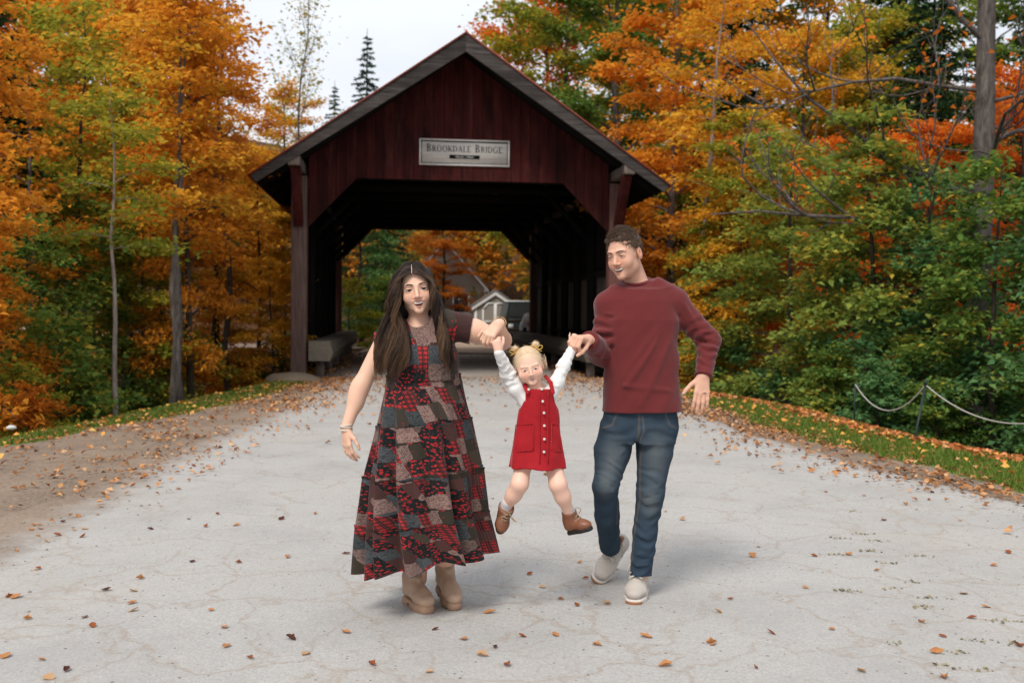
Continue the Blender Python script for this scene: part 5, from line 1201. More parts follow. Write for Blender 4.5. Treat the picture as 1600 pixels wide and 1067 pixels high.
# ------------------------------------------------------------------ woman
Pw = lambda x, y, d=0.0: V3(P(x, y, 4.68 + d))
_g = G(664, 950); WR = empty('person', (_g.x, _g.y, 0), label='laughing woman in a patchwork maxi dress and beige boots, long dark hair', cat='person')
hd = Head(P(651.5, 452.0, 4.70), 4, 2, -8.5, 1.0, wide=1.08)
S = SDF(); hd.skull(S, dict(jaw=.96, eye=.0043, mo=.0112, mw=.0265, smile=14, lip=.95, nose=.92, cheek=1.2, ck=.022))
S.cone(hd.w((0, .02, -.07)), Pw(653, 515, .05), .047, .052, k=.03)
S.cone(Pw(612, 527, .05), Pw(697, 512, .05), .05, .05, k=.05); S.ell(Pw(660, 560, .03), (.13, .09, .13), k=.05)
S.chain([Pw(660, 590, .03), Pw(655, 680, .03), Pw(650, 700, .03)], [.11, .13, .14], k=.05)
for kx, ax_, sx in ((640, 656, 0), (672, 695, .03)): S.chain([Pw(kx, 700, .03), Pw(kx - 2, 800, .0 + sx), Pw(ax_, 870, .14 + sx), Pw(ax_, 905, .18 + sx)], [.09, .06, .04, .034], k=.04)
S.chain([Pw(604, 527, .05), Pw(564, 603, .0), Pw(541, 668, -.05)], [.047, .039, .025], k=.03)
S.ell(Pw(557, 622, -.01), (.037, .037, .06), k=.03)
S.chain([Pw(700, 508, .04), Pw(742, 517, .05), Pw(784, 532, .04)], [.054, .051, .044], k=.03)
wl = Pw(779, 507, -.17); S.cone(Pw(784, 531, .04), wl, .044, .025, k=.02)
hand(S, Pw(541, 671, -.05), (.06, -.1, -1), (-.75, -.65, 0), (.6, -.8, 0), .165, ((.35, .45, .3), (.3, .4, .3), (.25, .4, .3), (.2, .35, .25)), .05, wr=.025)
kn, tp = hand(S, wl, (-.62, -.35, -.70), (-.25, -.80, .55), (-.5, 0, .8), .156, ((.55, .85, .5), (.6, .9, .5), (.65, .9, .5), (.7, .9, .5)), .05, tc=(.3, .4), wr=.026, k=.002, rad_=.93)
HANDL = sum(kn) / 4
def colw(V):
    C = hd.color(V, SKIN_W, (.58, .10, .10), .6)
    return C
fine = [(hd.c - .14, hd.c + .14, .0032), (Pw(541, 700, -.05) - .09, Pw(541, 690, -.05) + .07, .004), (wl - [.12, .09, .12], wl + .05, .0034)]
build(S, 'body', WR, M_SKIN, WR, .011, fine, colw)
hd.eyes(WR, (.035, .04, .045), (.02, -1, .0)); M_BROWN = mat_plain('brow_brown', (.022, .012, .008), .7, .2, 80); hd.brows(WR, M_BROWN, .0029, .0045, .0225, .0024); hd.teeth(WR)
# patchwork cloth
n = N('patchwork_cloth'); uv = n.nd('CombineXYZ', X=n.attr('pu'), Y=n.attr('pv')).outputs[0]
pm = n.nd('Mapping', Vector=uv, Scale=(17, 9.5, 1)).outputs[0]
vo = n.nd('TexVoronoi', _distance='CHEBYCHEV', Vector=pm, Scale=1.0, Randomness=.55); pick = n.nd('SeparateColor', Color=vo.outputs['Color'])
sel, sel2 = pick.outputs[0], pick.outputs[1]
def cells(scale, t0, t1): return n.ramp(n.nd('TexVoronoi', Vector=uv, Scale=scale).outputs['Distance'], [(t0, 1.0), (t1, 0.0)])
fl = n.mix(cells(66, .30, .42), (.010, .012, .014), (.45, .022, .024)); fl = n.mix(cells(120, .2, .3), fl, (.05, .06, .045))
def wave(dirn, sc): return n.nd('TexWave', _bands_direction=dirn, Vector=uv, Scale=sc, Distortion=.3).outputs['Fac']
pl = n.mix(n.ramp(wave('X', 12), [(.45, 0.0), (.55, .8)]), (.42, .018, .026), (.035, .012, .014)); pl = n.mix(n.ramp(wave('Y', 12), [(.5, 0.0), (.6, .8)]), pl, (.025, .012, .014)); pl = n.mix(n.ramp(wave('X', 42), [(.85, 0.0), (.95, .35)]), pl, (.30, .16, .12))
ck_ = n.mix(n.ramp(wave('X', 40), [(.4, 0.0), (.6, .6)]), (.105, .045, .038), (.03, .018, .018)); ck_ = n.mix(n.ramp(wave('Y', 40), [(.4, 0.0), (.6, .6)]), ck_, (.035, .02, .02))
gr_ = n.mix(n.ramp(n.noise(uv, 95, 3, .6, 2.0), [(.42, 0.0), (.55, 1.0)]), (.026, .033, .038), (.08, .092, .096))
tn = n.mix(n.ramp(n.noise(uv, 80, 3, .6, 2.5), [(.44, 0.0), (.54, 1.0)]), (.10, .058, .05), (.27, .19, .165))
ol = n.mix(n.ramp(wave('X', 60), [(.3, 0.0), (.7, .6)]), (.055, .045, .032), (.02, .02, .016)); ol = n.mix(n.math('MULTIPLY', cells(40, .12, .2), .9), ol, (.30, .03, .03))
step = lambda a: n.math('GREATER_THAN', sel, a)
c = fl
for a, x in ((.21, pl), (.40, ck_), (.57, gr_), (.72, tn), (.88, ol)): c = n.mix(step(a), c, x)
c = n.mix(1.0, c, n.ramp(sel2, [(0, (.6, .6, .6)), (1, (1.1, 1.0, 1.0))]), 'MULTIPLY')
M_DRESS = n.done(c, .85, n.bump(n.noise(uv, 700, 2), .2, .001), .15, Sheen_Weight=.1)
S = SDF()
S.cone(Pw(616, 521, .05), Pw(696, 506, .05), .060, .060, k=.03); S.ell(Pw(661, 553, .02), (.158, .115, .13), k=.05)
for x in (638, 684): S.ell(Pw(x, 552, -.055), (.055, .045, .05), k=.04)
S.cone(Pw(661, 575, .03), Pw(661, 592, .03), .125, .13, k=.05, sq=((1, 0, 0), 1.33))
S.cone(Pw(614, 522, .05), Pw(580, 545, .04), .058, .060, k=.03); S.cone(Pw(694, 507, .05), Pw(745, 516, .05), .062, .075, k=.04)
S.cut(Pw(584, 530, 0), (-1, 0, -.18)); S.cut(Pw(736, 514, 0), (1, 0, -.12)); S.cut(Pw(661, 594, 0), (0, 0, -1))
S.ell(Pw(652, 495, -.01), (.060, .10, .050), k=.006, mode='sub')
for i, (a, b) in enumerate((((708, 500), (730, 512)), ((700, 520), (728, 530)), ((690, 530), (716, 548)), ((705, 545), (690, 575)), ((612, 535), (622, 570)), ((648, 570), (650, 592)), ((668, 566), (670, 592)), ((690, 572), (694, 592)), ((632, 572), (630, 592)))):
    S.fold(Pw(*a, -.07), Pw(*b, -.09), .009, .006)
cloth_noise(S, .010, 14, 3)
bod = build(S, 'dress', WR, M_DRESS, WR, .0055, (), None, lambda V: dict(pu=V[:, 0] + V[:, 1] * .6 + .27, pv=V[:, 2] * 1.25 + .4))
LV = [((605, 586, .03), (718, 583, .05), .125), ((588, 667, -.02), (736, 649, .09), .19), ((572, 747, -.06), (750, 723, .14), .235), ((563, 824, -.10), (752, 788, .18), .26), ((558, 911, -.12), (763, 850, .24), .29)]
RS = np.random.default_rng(8); NT, NR = 300, 18; PHG = RS.uniform(0, 6.28, 6); th = np.linspace(0, 2 * np.pi, NT, endpoint=False)
def ring(lv):
    (a, b, d0), (a2, b2, d1), dep = lv; Lp, Rp = Pw(a, b, d0), Pw(a2, b2, d1); c = (Lp + Rp) / 2; u = (Rp - Lp) / 2; w = nrmz([u[1], -u[0], 0]) * dep; return c, u, w
for k in range(4):
    (c0, u0, w0), (c1, u1, w1) = ring(LV[k]), ring(LV[k + 1]); ph = RS.uniform(0, 6.28, 6); V = []; UU = []; VVv = []
    wig = .5 * np.sin(th * 3 + ph[0]) + .4 * np.sin(th * 5 + ph[1])
    big = np.abs(np.sin(th * 5.5 + ph[2] + wig)) ** .8 * 1.0 - .55 + np.sin(th * 17 + ph[3] - 2 * wig) * .32; sml = np.sin(th * 38 + ph[4] + 2 * wig) * .6 + np.sin(th * 61 + ph[5]) * .5
    for i in range(NR):
        t = i / (NR - 1) * (1.03 if k < 3 else 1.0); c = c0 + (c1 - c0) * t; u = u0 + (u1 - u0) * t; w = w0 + (w1 - w0) * t
        sg_ = k + min(t, 1.0); wg = .5 * np.sin(th * 3 + PHG[0]) + .35 * np.sin(th * 5 + PHG[1] + .4 * sg_)
        bigg = np.sqrt(np.sin(th * 5.5 + PHG[2] + wg + .12 * sg_) ** 2 + .04) - .65 + np.sin(th * 15 + PHG[3] - 2 * wg + .3 * sg_) * .30 * min(1, sg_ / 2)
        amp = (.002 + .026 * sg_) * (bigg - .45) + (.006 * t * (1 - t) * 4) * big * .6 + sml * (.0034 * math.exp(-t / .25) + .0008) + .004 * math.exp(-(t / .03) ** 2) + .002 * (1 - t) - (.004 if k < 3 and t > .97 else 0)
        dirv = np.cos(th)[:, None] * u + np.sin(th)[:, None] * w; ln = np.linalg.norm(dirv, axis=1, keepdims=True); p = c + dirv * (1 + amp[:, None] / ln)
        p[:, 2] += (.012 * np.sin(th * 7 + ph[2]) + .045 * np.clip(np.sin(th - .5), 0, 1)) * t * (k == 3) + .006 * np.sin(th * 4 + ph[1]) * t
        V.append(p); UU.append(th * (.16 + .048 * (k + t))); VVv.append(np.full(NT, 3.0 + k * .137 - .3 * t * (1 + .1 * k)))
    V = np.concatenate(V); i = np.arange(NR - 1)[:, None] * NT; j = np.arange(NT)[None]; j2 = (j + 1) % NT
    F = np.stack([i + j, i + NT + j, i + NT + j2, i + j2], -1).reshape(-1, 4)
    me = mesh_np('tier', V - V3(WR.location), F, True); attr_f(me, 'pu', 'POINT', np.concatenate(UU)); attr_f(me, 'pv', 'POINT', np.concatenate(VVv)); obj('tier', me, M_DRESS, bod)
# boots
n = N('beige_leather'); v = n.coord('Object'); f1 = n.noise(v, 25, 4); M_BOOT = n.done(n.mix(f1, (.40, .255, .17), (.53, .36, .25)), .45, n.bump(n.noise(v, 90, 4), .12, .002), .4)
M_BSOLE = mat_plain('beige_sole', (.36, .22, .145), .6, .15, 30)
for toe, heel, top, uu in ((V3(G(672, 961)), V3(G(650, 948)), Pw(654, 858, .15), (0, 0, 1)), (V3(G(713, 956)), V3(G(694, 938)) + np.array([0, 0, .035]), Pw(694, 846, .17), (0, -.10, 1))):
    U, So = SDF(), SDF(); f = toe - heel; heel = toe - nrmz(f) * .255
    shoe(U, So, heel, f, uu, .255, .98, .15, top, .225, heelblock=.09, toebox=1.1); U.limb(heel + nrmz(f) * .06 + [0, 0, .10], V3(top), .09, 3.2, .006, .0, .75, 5, (0, -1, 0)); U.cut(V3(top) - [0, 0, .0], (0, 0, 1))
    for zz in (.16, .19, .23): U.fold(heel + nrmz(f) * .02 + [-.04, 0, zz], heel + nrmz(f) * .12 + [.03, 0, zz - .02], .008, .004)
    b = build(U, 'boot', WR, M_BOOT, WR, .0055); build(So, 'sole', WR, M_BSOLE, b, .0055)
# bracelets
M_BEAD = mat_plain('pale_beads', (.62, .55, .48), .4, .3, 90); M_GOLD = mat_plain('gold_chain', (.55, .33, .10), .3, .1, 50)
for k, (y, m_) in enumerate(((664, M_BEAD), (667.5, M_BEAD), (671, M_BEAD))):
    t = Tubes(); a = np.linspace(0, 2 * np.pi, 20); c = Pw(541 - .2 * k, y, -.05); t.add(c + np.stack([.029 * np.cos(a), .027 * np.sin(a), .004 * np.cos(a * 1 + k * 2)], 1), .0035, 6, cap=False); tube_obj(t, 'bracelet', m_, WR, WR)
t = Tubes(); a = np.linspace(0, 2 * np.pi, 20); c = wl + np.array([.004, .02, .008]); t.add(c + np.stack([.030 * np.cos(a), .010 * np.sin(a), .026 * np.sin(a)], 1), .002, 5, cap=False); tube_obj(t, 'bracelet', M_GOLD, WR, WR)
# long wavy hair
M_HAIRW = mat_hair('dark_brown_hair', (.008, .005, .004), (.026, .014, .009), (.17, .095, .052), 1.0)
S = SDF(); hd.add(S, 'ell', (0, .020, .031), (.081, .095, .089), k=.01); hd.add(S, 'ell', (0, -.098, -.046), (.064, .085, .098), k=.012, mode='sub'); hd.add(S, 'ell', (-.0, .04, -.08), (.085, .06, .11), k=.03)
S.chain([hd.w((-.07, .03, -.05)), Pw(612, 505, .06), Pw(600, 560, -.02)], [.035, .045, .025], k=.03); S.chain([hd.w((.07, .03, -.05)), Pw(690, 500, .05), Pw(703, 550, -.045)], [.032, .034, .015], k=.03)
hb = build(S, 'hair', WR, M_HAIRW, WR, .006, (), None, lambda V: dict(rnd=np.full(len(V), .12), along=np.full(len(V), .1)))
RS = np.random.default_rng(3)
def locks(inner, outer, m, wave_px, depth_j, seed, ncl=46):
    R_ = np.random.default_rng(seed); A = np.array([Pw(*q) for q in inner]); B = np.array([Pw(*q) for q in outer]); NS = 26; out_ = []; rl = []
    tt = np.linspace(0, 1, NS); cl = [(R_.uniform(0, 1), R_.uniform(-1, 1), R_.uniform(0, 6.28), R_.uniform(.84, 1.0), R_.uniform(.7, 1.3), R_.uniform(0, 1)) for _ in range(ncl)]
    for k in range(m):
        cw, cd, cp, ce, ca, cr = cl[k % ncl]; w = np.clip(cw + R_.normal(0, .06), 0, 1); g = A + (B - A) * w; lam = np.linspace(.1, 1.0, len(g))
        g = g + R_.normal(0, .0032, g.shape) * lam[:, None]; g[:, 1] += (cd * .9 + R_.normal(0, .12)) * depth_j * lam
        e = ce * R_.uniform(.93, 1.03); cv = catmull(g, 40); cv = np.array([np.interp(np.linspace(0, e, NS), np.linspace(0, 1, 40), cv[:, i]) for i in range(3)]).T
        grow = sm((tt - .22) / .35); phs = cp * .45 + cw * 3 + R_.normal(0, .2); f_ = 2.3 * 2 * np.pi
        cv[:, 0] += wave_px * ca * .003 * grow * np.sin(tt * f_ + phs); cv[:, 1] += wave_px * ca * .003 * grow * np.cos(tt * f_ + phs) * .7
        out_.append(cv); rl.append(np.clip(cr * .7 + R_.normal(.15, .15), 0, 1))
    return np.array(out_), np.array(rl)
lo_in = [(643, 427.5, -.072), (634, 430, -.072), (622, 443, -.066), (621, 470, -.070), (625, 505, -.085), (634, 545, -.125), (628, 588, -.13)]
lo_out = [(642.5, 409, .02), (632, 411, .015), (620, 428, .01), (610, 462, .0), (601, 505, -.02), (592, 552, -.05), (591, 590, -.06)]
hi_in = [(644, 427.5, -.072), (654, 429, -.072), (671, 440, -.064), (680, 468, -.068), (683, 500, -.085), (690, 540, -.12), (702, 580, -.125)]
hi_out = [(644, 409, .02), (656, 410.5, .015), (668, 426, .01), (679, 462, .0), (690, 505, -.04), (702, 545, -.085), (707, 582, -.10)]
l1, r1 = locks(lo_in, lo_out, 1700, 7.0, .035, 1, 40); l2, r2 = locks(hi_in, hi_out, 1400, 6.0, .03, 2, 32); cs = np.concatenate([l1, l2])
prof = np.interp(np.linspace(0, 1, 26), [0, .1, .6, .92, 1], [.6, 1, 1, .7, .15])
rr = np.outer(np.random.default_rng(5).uniform(.0006, .0015, len(cs)), prof); rn_ = np.concatenate([r1, r2])
strands('hair_locks', cs, rr, rn_, M_HAIRW, WR, hb, 3)
t = Tubes(); t.add(catmull([Pw(643.3, 427, -.076), Pw(643, 419, -.054), Pw(642.8, 413.5, -.024)], 10), np.linspace(.0016, .0008, 10), 6); tube_obj(t, 'parting', mat_plain('parting_skin', SKIN_W, .6, .05, 50), WR, hb)

# ------------------------------------------------------------------ man
Pm = lambda x, y, d=0.0: V3(P(x, y, 4.92 + d))
_g = G(985, 930); MR = empty('person', (_g.x, _g.y, 0), label='smiling man in a maroon long-sleeved top, blue jeans and pale sneakers', cat='person')
hm = Head(P(976, 396.5, 4.92), -36, 13, -7, 1.03)
S = SDF(); hm.skull(S, dict(jaw=1.0, eye=.0023, mo=.0095, mw=.0300, smile=13, lip=.75, nose=1.1, brow=1.2, cheek=1.0, ck=.022))
S.cone(hm.w((0, .036, -.055)), Pm(996, 447, .065), .050, .060, k=.022)
S.cone(Pm(960, 475, .05), Pm(1048, 466, .05), .06, .06, k=.06); loft(S, [(Pm(1003, 470, .04), .13, .08), (Pm(1003, 540, .04), .13, .08), (Pm(1003, 640, .04), .135, .085), (Pm(1003, 680, .04), .135, .085)], k=.03)
LEG_R = [Pm(966, 672, .05), Pm(945, 757, .0), Pm(953, 852, .34)]; LEG_L = [Pm(1028, 672, .05), Pm(1016, 780, .02), Pm(1001, 893, .06)]
S.chain(LEG_R + [Pm(950, 870, .38)], [.062, .040, .032, .032], k=.02); S.chain(LEG_L + [Pm(999, 912, .07)], [.062, .040, .032, .032], k=.02)
wr_r, wr_l = Pm(919, 531, -.20), Pm(1098.5, 588, -.04)
S.chain([Pm(955, 482, .05), Pm(940, 553, .02), wr_r], [.046, .036, .028], k=.02); S.chain([Pm(1055, 478, .05), Pm(1107, 532, .06), wr_l], [.046, .036, .028], k=.02)
hand(S, wr_l, (-.10, -.25, -1), (.12, -1, .25), (-1, 0, 0), .190, ((.12, .25, .2), (.15, .25, .15), (.12, .25, .15), (.1, .25, .2)), .07, tdir=(.62, .72, .05), tc=(.25, .15), wr=.029)
knm, tpm = hand(S, wr_r, (-.62, -.62, .12), (-.05, -.25, 1), (.3, -.5, 0), .185, ((1.25, 1.2, .6), (1.2, 1.25, .6), (1.15, 1.25, .6), (.9, 1.1, .5)), .06, tc=(.4, .5), tdir=(.6, .3, -.75), wr=.030)
HANDR = sum(knm) / 4
fine = [(hm.c - .145, hm.c + .145, .0034), (wr_l - [.07, .08, .17], wr_l + [.06, .06, .04], .004), (wr_r - .12, wr_r + .06, .004)]
build(S, 'body', MR, M_SKIN, MR, .012, fine, lambda V: hm.color(V, SKIN_M, (.48, .17, .14), .7, stubble=.15))
hm.eyes(MR, (.03, .022, .018), (-.05, -.9, -.5)); M_MBROW = mat_plain('brow_dark', (.06, .035, .024), .7, .2, 80); hm.brows(MR, M_MBROW, .0027, .003, .0205, .0012); hm.teeth(MR)
S = SDF()
loft(S, [(Pm(1003, 452, .04), .125, .085), (Pm(1003, 470, .04), .165, .105), (Pm(1003, 500, .03), .182, .118), (Pm(1003, 545, .03), .176, .118), (Pm(1003, 600, .03), .184, .122), (Pm(1004, 662, .03), .203, .130)], k=.03)
S.cone(Pm(975, 458, .05), Pm(948, 476, .05), .062, .068, k=.04); S.cone(Pm(1025, 452, .05), Pm(1054, 470, .05), .062, .068, k=.04)
S.cone(Pm(995, 446, .055), Pm(1000, 475, .05), .064, .12, k=.03, sq=((0, 1, 0), .9)); S.trim(Pm(994, 438, .055), (-.10, -.28, 1), .10)
S.chain([Pm(953, 478, .05), Pm(938, 552, .02), wr_r + [.012, .02, 0]], [.066, .056, .044], k=.025); S.chain([Pm(1055, 476, .05), Pm(1107, 531, .06), wr_l], [.068, .054, .041], k=.025)
fa = nrmz(wr_r - Pm(938, 552, .02)); fl_ = nrmz(wr_l - Pm(1107, 531, .06))
for a, b, w, h in (((1046, 505, -.1), (975, 610, -.1), .016, .010), ((1030, 500, -.1), (962, 590, -.1), .012, -.008), ((1054, 520, -.08), (1000, 640, -.1), .016, .008), ((955, 510, -.1), (985, 560, -.12), .012, .007), ((950, 530, -.09), (975, 590, -.12), .012, -.007), ((960, 470, -.05), (975, 505, -.1), .010, .007), ((968, 468, -.05), (982, 498, -.1), .008, -.006), ((950, 600, -.1), (1060, 612, -.08), .012, .006), ((945, 622, -.1), (1000, 606, -.12), .010, .006), ((950, 635, -.1), (1030, 626, -.12), .008, -.005),
                   ((928, 515, -.03), (950, 522, -.04), .009, .009), ((926, 525, -.03), (952, 534, -.04), .008, -.009), ((925, 533, -.04), (955, 548, -.04), .009, .010), ((930, 548, -.06), (950, 566, -.04), .010, -.008), ((922, 545, -.12), (942, 565, -.08), .010, .009),
                   ((1090, 525, .0), (1122, 518, .03), .010, .010), ((1090, 536, .0), (1124, 532, .03), .009, -.010), ((1090, 546, .0), (1122, 545, .03), .010, .010), ((1088, 556, -.01), (1120, 560, .02), .010, -.008), ((1066, 470, -.02), (1095, 520, .0), .012, .006), ((1060, 490, -.02), (1085, 530, .0), .010, -.007), ((1088, 570, -.04), (1116, 576, .0), .010, .007)):
    S.fold(Pm(*a), Pm(*b), w, h * 1.35)
S.limb(Pm(953, 478, .05), Pm(938, 552, .02), .07, 5, .008, .15, 1.0, 3, (-.3, -1, 0)); S.limb(Pm(938, 552, .02), wr_r, .06, 4, .008, .0, .75, 4, (0, -.5, .8)); S.limb(Pm(1055, 476, .05), Pm(1107, 531, .06), .07, 5, .007, .35, 1.0, 5, (-.6, -.8, 0)); S.limb(Pm(1107, 531, .06), wr_l, .06, 5, .008, .0, .9, 6, (-.4, -1, 0))
S.wrinkle(lambda p: -.011 * np.abs(2 * vnoise((p - Pm(1003, 540)) @ np.array([[.8, 0, .6], [0, 1, 0], [-.6, 0, .8]]) * [16, 6, 4], 71) - 1) ** 1.5 * sm((Pm(0, 470)[2] - p[:, 2]) / .15))
cloth_noise(S, .020, 9, 12, (1, 1, .6))
S.trim(wr_l + fl_ * .002, fl_, .08); S.trim(wr_r + fa * .0, fa, .085); S.cut(Pm(1004, 643, 0), (0.02, 0, -1))
n = N('maroon_jersey'); v = n.coord('Object'); f1 = n.noise(v, 6, 4); f2 = n.noise(v, 750, 2)
M_SHIRT = n.done(n.mix(n.math('MULTIPLY', f2, .6), n.mix(f1, (.135, .021, .022), (.175, .029, .030)), (.09, .018, .019)), .92, n.bump(f2, .25, .001), .12, Sheen_Weight=.2)
sh = build(S, 'shirt', MR, M_SHIRT, MR, .0055)
t = Tubes(); a = np.linspace(0, 2 * np.pi, 30); cc = Pm(994, 439, .055); t.add(cc + np.stack([.068 * np.cos(a), .068 * np.sin(a), .020 * np.sin(a) + .007 * np.cos(a)], 1), .008, 8, cap=False); tube_obj(t, 'collar', M_SHIRT, MR, sh)
t = Tubes(); c = wr_l - fl_ * .004; q1 = nrmz(np.cross(fl_, [0, 1, 0])); q2 = np.cross(fl_, q1); t.add(c + .039 * (np.outer(np.cos(a), q1) + np.outer(np.sin(a), q2)), .005, 6, cap=False); tube_obj(t, 'cuff', M_SHIRT, MR, sh)
t = Tubes(); c = wr_r - fa * .006; q1 = nrmz(np.cross(fa, [0, 1, 0])); q2 = np.cross(fa, q1); t.add(c + .041 * (np.outer(np.cos(a), q1) + np.outer(np.sin(a), q2)), .005, 6, cap=False); tube_obj(t, 'cuff', M_SHIRT, MR, sh)
# jeans
S = SDF(); loft(S, [(Pm(1000, 632, .04), .178, .115), (Pm(1000, 665, .05), .188, .125), (Pm(999, 690, .05), .178, .115)], k=.03)
JR = [Pm(965, 675, .05), Pm(957, 705, .04), Pm(946, 757, -.01), Pm(949, 805, .13), Pm(954, 862, .36)]; JL = [Pm(1025, 675, .05), Pm(1023, 705, .04), Pm(1016, 770, .02), Pm(1008, 830, .05), Pm(1000, 905, .06)]
S.chain(JR, [.094, .088, .062, .061, .055], k=.02); S.chain(JL, [.094, .090, .066, .060, .053], k=.02)
S.ell(Pm(994, 705, -.03), (.012, .14, .05), k=.02, mode='sub')
for a, b, w, h in (((992, 660, -.07), (960, 680, -.04), .010, .006), ((996, 672, -.07), (1035, 690, -.04), .010, .006), ((992, 690, -.05), (968, 712, -.05), .009, .006), ((930, 742, -.05), (965, 752, -.07), .008, .008), ((930, 752, -.05), (965, 763, -.07), .008, -.008), ((930, 764, -.05), (966, 770, -.07), .008, .008), ((997, 770, -.04), (1036, 758, -.04), .009, .008), ((997, 782, -.04), (1034, 770, -.04), .008, -.008), ((996, 792, -.04), (1032, 782, -.04), .009, .008), ((990, 842, -.02), (1024, 832, .0), .008, .006),
                   ((984, 868, .0), (1020, 862, .0), .008, .009), ((984, 876, .0), (1018, 872, .0), .007, -.009), ((983, 885, .0), (1018, 882, .0), .008, .010), ((982, 894, .0), (1016, 891, .0), .007, -.008), ((940, 822, .14), (968, 834, .2), .009, .008), ((938, 838, .2), (968, 846, .24), .008, -.008), ((940, 790, .02), (966, 805, .06), .010, .006), ((1000, 655, -.1), (994, 695, -.08), .006, -.006)):
    S.fold(Pm(*a), Pm(*b), w, h)
S.limb(JR[1], JR[2], .1, 5, .005, .3, 1.0, 21, (.5, -1, 0)); S.limb(JR[2], JR[4], .08, 6, .0045, .0, 1.05, 22, (.2, -1, 0)); S.limb(JL[1], JL[2], .1, 4, .005, .35, 1.0, 23, (-.5, -1, 0)); S.limb(JL[2], JL[4], .08, 7, .0055, .0, 1.1, 24, (.0, -1, 0)); S.limb(Pm(1000, 645, .04), Pm(999, 712, .05), .24, 3, .004, .1, 1.0, 25, (0, -1, 0))
cloth_noise(S, .018, 10, 33, (1, 1, .8)); S.trim(Pm(1000, 899, .06), (0, -.15, -1), .1); S.trim(Pm(954, 853, .34), nrmz(JR[4] - JR[3]), .09)
SEAMS = [[(996, 645), (995, 672), (992, 692)], [(962, 645), (955, 662), (941, 668)], [(1037, 645), (1044, 662), (1056, 668)], [(991, 700), (969, 750), (967, 800), (967, 846)], [(1000, 704), (999, 780), (991, 840), (986, 895)], [(1001, 648), (1003, 670), (996, 690)]]
def seam_lines(V):
    m = np.zeros(len(V))
    for pl_ in SEAMS:
        W = [Pm(x, y, .0) for x, y in pl_]
        for a, b in zip(W, W[1:]):
            a2, b2 = a[[0, 2]], b[[0, 2]]; ab = b2 - a2; q = V[:, [0, 2]] - a2; t = np.clip(q @ ab / (ab @ ab), 0, 1); d2 = ((q - t[:, None] * ab) ** 2).sum(1); m = np.maximum(m, np.exp(-d2 / .0042 ** 2))
    return m * (V[:, 1] < Pm(1000, 700, .10)[1])
fade = [(Pm(958, 715, -.05), .07), (Pm(946, 757, -.07), .05), (Pm(1026, 715, -.05), .08), (Pm(1016, 785, -.04), .055)]
n = N('blue_denim'); v = n.coord('Object', (1, 1, 1)); w1 = n.nd('TexWave', Vector=n.coord('Object', (1, 1, 1), (0, rad(35), 0)), Scale=260.0, Distortion=2.0).outputs['Fac']; f1 = n.noise(v, 9, 5, .65)
bl = n.mix(f1, (.024, .042, .064), (.046, .074, .105)); fd = n.mix(f1, (.085, .110, .125), (.15, .165, .17))
M_JEANS = n.done(n.mix(n.math('MULTIPLY', w1, .25), n.mix(n.math('MULTIPLY', n.attr('seam'), .45), n.mix(n.math('MULTIPLY', n.attr('fade'), .85), bl, fd), (.20, .15, .10)), (.012, .02, .035)), .9, n.bump(w1, .15, .001), .15)
je = build(S, 'jeans', MR, M_JEANS, MR, .006, (), None, lambda V: dict(seam=seam_lines(V), fade=np.clip(sum(np.exp(-(((V - c) * [1.3, 1, .7]) ** 2).sum(1) / (r * r)) for c, r in fade), 0, 1)))
# stitched fly and inseam
M_STITCH = mat_plain('denim_stitch', (.36, .25, .14), .8, .2, 60)
# shoes
M_SNEAK = mat_cloth('oatmeal_knit', (.50, .45, .40), .12, 600); M_SSOLE = mat_plain('pale_sole', (.62, .57, .52), .6, .08, 30); M_GUM = mat_plain('gum_rubber', (.33, .15, .07), .6, .15, 30); M_LACE = mat_plain('pale_lace', (.60, .56, .50), .8, .1, 60)
for toe, heel, uu, top in ((V3(G(989, 946)), V3(G(1001, 922)), (0, 0, 1), Pm(1000, 890, .08)), (V3(G(930, 913)) + [0, 0, .004], V3(Pm(950, 880, .44)), (.25, -.62, .75), Pm(955, 850, .40))):
    U, So = SDF(), SDF(); f = toe - heel; h0 = toe - nrmz(f) * .285; q = shoe(U, So, h0, f, uu, .285, 1.0, .085, V3(top), .165, toebox=.93)
    U.cone(q(.30, .42), q(.36, .62), .030, .020, k=.02); U.trim(q(.2, .60), nrmz(q(.1, 1) - q(0, 0)), .07); cloth_noise(U, .006, 26, 5); U.limb(q(.45, .3), q(.8, .2), .06, 3, .003, .1, .9, 3)
    s_ = build(U, 'sneaker', MR, M_SNEAK, MR, .0055); build(So, 'sole', MR, M_SSOLE, s_, .0055)
    ff, un = nrmz(f), nrmz(q(0, 1) - q(0, 0)); sd = np.cross(ff, un); t = Tubes()
    for j in range(4):
        a = .40 + .08 * j; z = .62 - .066 * j; t.add(np.array([q(a - .03, z - .03) + sd * .034, q(a + .02, z + .015), q(a + .05, z - .03) - sd * .034]), .0033, 5); t.add(np.array([q(a - .03, z - .03) - sd * .034, q(a + .02, z + .02), q(a + .05, z - .03) + sd * .034]), .0033, 5)
    for e in (-1, 1): t.add(np.array([q(.38, .56), q(.40, .62) + sd * .02 * e, q(.46, .56) + sd * .04 * e, q(.50, .44) + sd * .05 * e]), .003, 5)
    tube_obj(t, 'laces', M_LACE, MR, s_)
    G2 = SDF(); G2.cone(q(.66, .045), q(.845, .05), .196 * .285, .163 * .285, k=.01, sq=(un, .9)); G2.cut(q(0, -.002), -un); G2.cut(q(0, .062), un); G2.cut(q(.90, 0), -ff); build(G2, 'toe_cap', MR, M_GUM, s_, .004)
    tb = Tubes(); tb.add(np.array([q(.42, .62), q(.39, .78)]), [.016, .013], 8); tube_obj(tb, 'tongue_tab', M_GUM, MR, s_)
